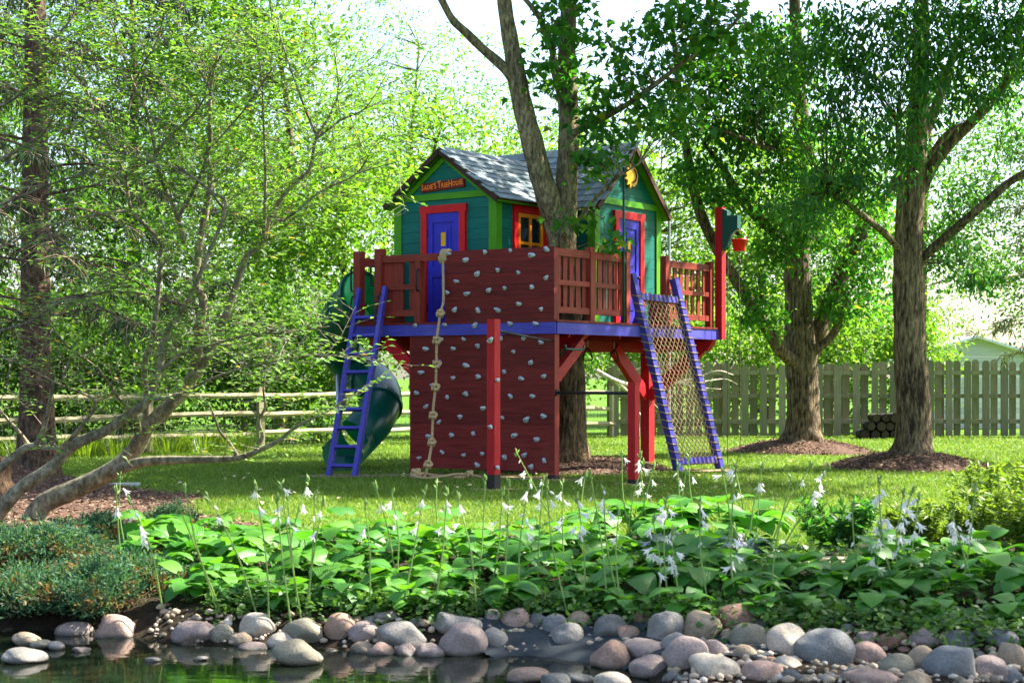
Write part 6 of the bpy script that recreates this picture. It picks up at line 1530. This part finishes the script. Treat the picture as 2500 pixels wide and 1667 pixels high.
def row(name, s_off, x0, x1, step, nl, size, lift=1.0):
    x = x0; k = 0
    while x < x1:
        xx = x + hr.uniform(-.08, .08); y = float(shore(xx)) + s_off + .15 * max(0, xx - .4) + hr.uniform(-.12, .12)
        if y < float(bed_back(xx)) - .12 and not (1.55 < xx < 2.35 and 10.2 < y < 11.9):
            hostas.append((name, xx, hosta(xx, y, float(zg(xx, y)) + .02, nl + hr.randint(-2, 2), size * hr.uniform(.85, 1.15), hr, False, lift), [0, 0]))
        x += step
row('front', .56, -2.0, 3.4, .34, 15, .145)
row('second', 1.0, -2.3, 3.6, .38, 17, .18)
row('middle', 1.5, -2.6, 3.8, .40, 17, .19)
row('fourth', 2.2, -2.75, 3.0, .41, 17, .19)
row('back', 2.85, -2.75, 1.9, .48, 12, .20)
for x, y in ((.62, 12.35), (.95, 12.5), (1.3, 12.45), (1.62, 12.3), (1.15, 12.1), (1.8, 12.0)):   # the tall clump right of the middle
    hostas.append(('mound', x, hosta(x, y, .06, 17, .235, hr, False, 1.25), [0, 0]))
for x, y, n_ in ((1.05, 10.9, 13), (1.35, 10.75, 12), (1.62, 10.95, 12)):
    o = hosta(x, y, float(zg(x, y)) + .02, n_, .15, hr, True)
    for k in range(3):
        b = Vector((x, y, .0)); stalk(o, b, b + Vector((hr.uniform(-.15, .15), hr.uniform(-.15, .1), hr.uniform(.20, .28))), 6, hr, True)
    hostas.append(('blue', x, o, [3, 1]))
STK = [((690/2.352, 25/2.352+1150), 1), ((665/2.352, 105/2.352+1150), 2), ((748/2.352, 165/2.352+1150), 6), ((1063/2.352, 95/2.352+1150), 0), ((1020/2.352, 180/2.352+1150), 0), ((1195/2.352, 145/2.352+1150), 2), ((1465/2.352, 85/2.352+1150), 2), ((1615/2.352, 75/2.352+1150), 2), ((1590/2.352, 155/2.352+1150), 2), ((1650/2.352, 130/2.352+1150), 2), ((1770/2.352, 50/2.352+1150), 2), ((1808/2.352, 130/2.352+1150), 1), ((1855/2.352, 165/2.352+1150), 2), ((2095/2.352, 190/2.352+1150), 1), ((2155/2.352, 85/2.352+1150), 2), ((2250/2.352, 120/2.352+1150), 3)]
for q, n_ in (((110, 140), 4), ((200, 95), 1), ((275, 150), 4), ((355, 185), 2), ((735, 85), 0), ((685, 145), 3), ((885, 90), 7), ((985, 75), 3), ((1015, 110), 2), ((1130, 95), 6), ((1240, 200), 8), ((1300, 20), 1), ((1340, 30), 1), ((1435, 140), 4), ((1550, 290), 1), ((1900, 215), 9), ((2150, 230), 5), ((1800, 350), 8), ((1940, 440), 7), ((560, 60), 0)):
    STK.append(((1000 + q[0] / 3.033, 1150 + q[1] / 3.033), n_))
for q, n_ in (((730, 1200), 1), ((875, 1200), 7), ((900, 1265), 0), ((990, 1285), 1), ((1180, 1290), 2), ((1270, 1220), 1), ((1250, 1330), 1), ((1545, 1320), 1), ((1650, 1310), 4), ((1870, 1300), 2), ((-130, 1180), 4)):
    STK.append(((1300 + q[0] / 3.336, 750 + q[1] / 3.336), n_))
for q, n_ in (((265, 115), 5), ((440, 105), 1), ((775, 95), 1), ((895, 100), 10), ((1050, 370), 3), ((1230, 195), 12), ((1400, 280), 12), ((1455, 265), 12), ((1500, 310), 6), ((1240, 520), 8), ((1725, 430), 9), ((1880, 245), 8), ((240, 530), 4), ((640, 190), 0)):
    STK.append(((1700 + q[0] / 2.765, 1100 + q[1] / 2.765), n_))
for k, ((u, v), n_) in enumerate(STK):
    want = hr.uniform(.56, .74); Y = (EYE - want) * F / (v - VH); Y = min(12.3, max(9.55, Y)); top = at(u, v, Y)
    if top.z < .25: top = at(u, v, max(9.2, Y - .5))
    lean = hr.uniform(-.14, .14); b = Vector((top.x + lean, top.y + hr.uniform(-.1, .1), 0)); b.z = float(zg(b.x, b.y)) + .03
    h = min(hostas, key=lambda h: (h[2].location.x - b.x) ** 2 + (h[2].location.y - b.y) ** 2 if h[0] != 'blue' else 1e9)
    if (Vector((h[2].location.x, h[2].location.y, 0)) - Vector((b.x, b.y, 0))).length > .3: b = Vector((b.x * .5 + h[2].location.x * .5, b.y * .5 + h[2].location.y * .5, h[2].location.z))
    stalk(h[2], b, top, n_, hr); h[3][0] += 1; h[3][1] += n_
PL = {'front': 'front row', 'second': 'second row', 'middle': 'third row', 'fourth': 'fourth row', 'back': 'fifth row', 'mound': 'tall clump', 'blue': 'low bluish patch'}
for nm in PL:
    hs_ = sorted([h for h in hostas if h[0] == nm], key=lambda h: h[1])
    for k, h in enumerate(hs_):
        deco = 'no flower stalk' if h[3][0] == 0 else ('one flower stalk' if h[3][0] == 1 else 'several flower stalks')
        h[2]['label'] = '%s hosta, %s from the left in the %s, with %s' % ('blue green' if nm == 'blue' else 'green', ORD[k], PL[nm], deco)
print('hostas', len(hostas))

# ================================================================== junipers, ground cover and border plants
def juniper(X, Y, z, rx, ry, h, n, label, seed):
    o = thing('juniper', label, 'shrub', (X, Y, z), group='junipers at the left of the pond'); rs = np.random.default_rng(seed)
    nb_ = 60; th = rs.random(nb_) * 6.283; rr_ = np.sqrt(rs.random(nb_)); m = MB(); pos = []; ax = []
    per = n // nb_
    for k in range(nb_):
        d = np.array([math.cos(th[k]) * rx * rr_[k], math.sin(th[k]) * ry * rr_[k], h * (1 - .6 * rr_[k] ** 2) * (.7 + .4 * rs.random())]); b = np.array([X, Y, z]); t_ = b + d; mid = b + d * np.array([.5, .5, .75])
        m.tube([tuple(b), tuple(mid), tuple(t_)], [.012, .008, .003], 4, False)
        q = rs.random(per) ** .6; c = b + (mid - b) * q[:, None] * 1.0; c = np.where(q[:, None] < .5, b + (mid - b) * q[:, None] * 2, mid + (t_ - mid) * (q[:, None] * 2 - 1)); out = (t_ - mid) / (np.linalg.norm(t_ - mid) + 1e-6)
        pos.append(c + rs.normal(size=(per, 3)) * .045); ax.append(out * .8 + rs.normal(size=(per, 3)) * .7 + np.array([0, 0, .35]))
    pos = np.concatenate(pos); ax = np.concatenate(ax); pos[:, 2] = np.maximum(pos[:, 2], z + .01); L = .02 + .032 * rs.random(len(pos)); v, f = leaf_quads(pos, ax, rs.normal(size=(len(pos), 3)), L, L * .3, .02)
    link('stems', m.mesh('stems'), M['twig'], o); tag(link('sprays', np_mesh('sprays', v, f, GREEN['juniper']), None, o, False), kind='stuff')
JN = [(55, 1412, 1.05, 'blue green juniper at the bottom left corner above the stones'), (215, 1410, 1.05, 'blue green juniper just left of the first hostas'), (120, 1300, .9, 'rust tipped juniper under the leaning trunk'), (10, 1310, .9, 'rust tipped juniper at the left edge'), (310, 1365, .75, 'low juniper with brown twigs behind the left end of the hostas'), (390, 1225, .5, 'small juniper in front of the mulch bed at the lawn edge'), (230, 1250, .55, 'bluish juniper beside the leaning trunk')]
for k, (x, y, s_, lab) in enumerate(JN):
    g = ground_hit(x * K, y * K); juniper(g.x, g.y, float(zg(g.x, g.y)) + .02, .46 * s_, .42 * s_, .26 * s_, 12000, lab, 70 + k)
def cover(name, label, n, xf, sf_, zf, L, mat, cat, w=.7):
    X = xf(n); s_ = sf_(n); Y = shore(X) + s_; pos = np.stack([X, Y, zg(X, Y) + .02 + zf(n)], 1); ax = rng.normal(size=(n, 3)); ax[:, 2] *= .4; nr = rng.normal(size=(n, 3)) * .5 + np.array([0, -.2, 1])
    Ls = L * (.6 + .8 * rng.random(n)); v, f = leaf_quads(pos, ax, nr, Ls, Ls * w, .06); tag(link(name, np_mesh(name, v, f, mat), None), label, cat, kind='stuff')
cover('ground_cover', 'small leafed green ground cover creeping between hostas and pond stones', 9000, lambda n: rng.uniform(-1.9, 3.5, n), lambda n: .24 + .5 * rng.random(n) + .25 * rng.random(n), lambda n: .12 * rng.random(n), .045, GREEN['cover'], 'ground cover')
cover('ground_cover', 'dense leafy undergrowth filling the gaps beneath the hosta leaves', 6000, lambda n: rng.uniform(-2.6, 3.8, n), lambda n: rng.uniform(.7, 3.5, n), lambda n: .10 * rng.random(n), .07, GREEN['cover'], 'undergrowth')
def feathery(X, Y, z, h, r, n, label, mat, seed, name='border_plant'):
    o = thing(name, label, 'plant', (X, Y, z), group='leafy plants at the right edge of the lawn'); rs = np.random.default_rng(seed); m = MB(); pos = []; ax = []
    for k in range(26):
        th = rs.random() * 6.283; q = r * math.sqrt(rs.random()); b = np.array([X + .35 * q * math.cos(th), Y + .35 * q * math.sin(th), z]); t_ = np.array([X + q * math.cos(th), Y + q * math.sin(th), z + h * (.55 + .5 * rs.random())])
        m.tube([tuple(b), tuple((b + t_) / 2 + [0, 0, .05]), tuple(t_)], [.006, .005, .002], 4, False)
        c = rs.random(n // 26) ** .7; pos.append(b + (t_ - b) * c[:, None]); ax.append(rs.normal(size=(n // 26, 3)) * np.array([1, 1, .6]) + np.array([0, 0, .3]))
    pos = np.concatenate(pos); ax = np.concatenate(ax); L = .05 + .05 * rs.random(len(pos)); v, f = leaf_quads(pos, ax, rs.normal(size=(len(pos), 3)) * .5 + np.array([0, 0, 1]), L, L * .26, .03)
    link('stems', m.mesh('stems'), M['stem'], o); tag(link('leaves', np_mesh('leaves', v, f, mat), None, o, False), kind='stuff')
for k, (X, Y, h, r, mk, lab) in enumerate(((3.6, 12.1, .42, .36, 'fern', 'feathery bright green plant at the right edge above the hostas'), (4.0, 13.0, .58, .42, 'fern', 'tallest feathery plant at the right edge of the lawn'), (3.2, 12.4, .30, .32, 'fern', 'low feathery plant left of the tall ones at the right edge'), (2.45, 12.05, .36, .36, 'ash', 'dark blue green low plant between lawn and hosta bed at the right'), (3.75, 11.3, .5, .35, 'fern', 'bright leafy plant low at the right edge among the hostas'))):
    feathery(X, Y, float(zg(X, Y)) + .01, h, r, 2600, lab, GREEN[mk], 90 + k)
# plank step at the lawn edge
g = ground_hit(2075, 1395); o = thing('plank_step', 'weathered pale plank step between the hostas at the lawn edge', 'step', (g.x, g.y, 0))
for k in range(3):
    MB().beam(Vector((g.x - .34, g.y + .02 + k * .16 - .1, .02 + .012 * k)), Vector((g.x + .36, g.y - .02 + k * .16 - .1, .02 + .012 * k)), .15, .05).build('plank', M['rail_wood'], o)
# fallen leaves and twigs on the lawn
n = 160; X = rng.uniform(-4, 7, n); Y = rng.uniform(13, 31, n); pos = np.stack([X, Y, np.full(n, .05)], 1); ax = rng.normal(size=(n, 3)); ax[:, 2] *= .2
v, f = leaf_quads(pos, ax, rng.normal(size=(n, 3)) * .3 + np.array([0, 0, 1]), .06 + .03 * rng.random(n), .045, .1)
tag(link('fallen_leaves', np_mesh('fallen_leaves', v, f, island_mat('dry_leaf', [(0, (.42, .30, .12)), (.5, (.5, .42, .28)), (1, (.6, .48, .12))])), None), 'scattered dry leaves on the lawn', 'leaves', kind='stuff')
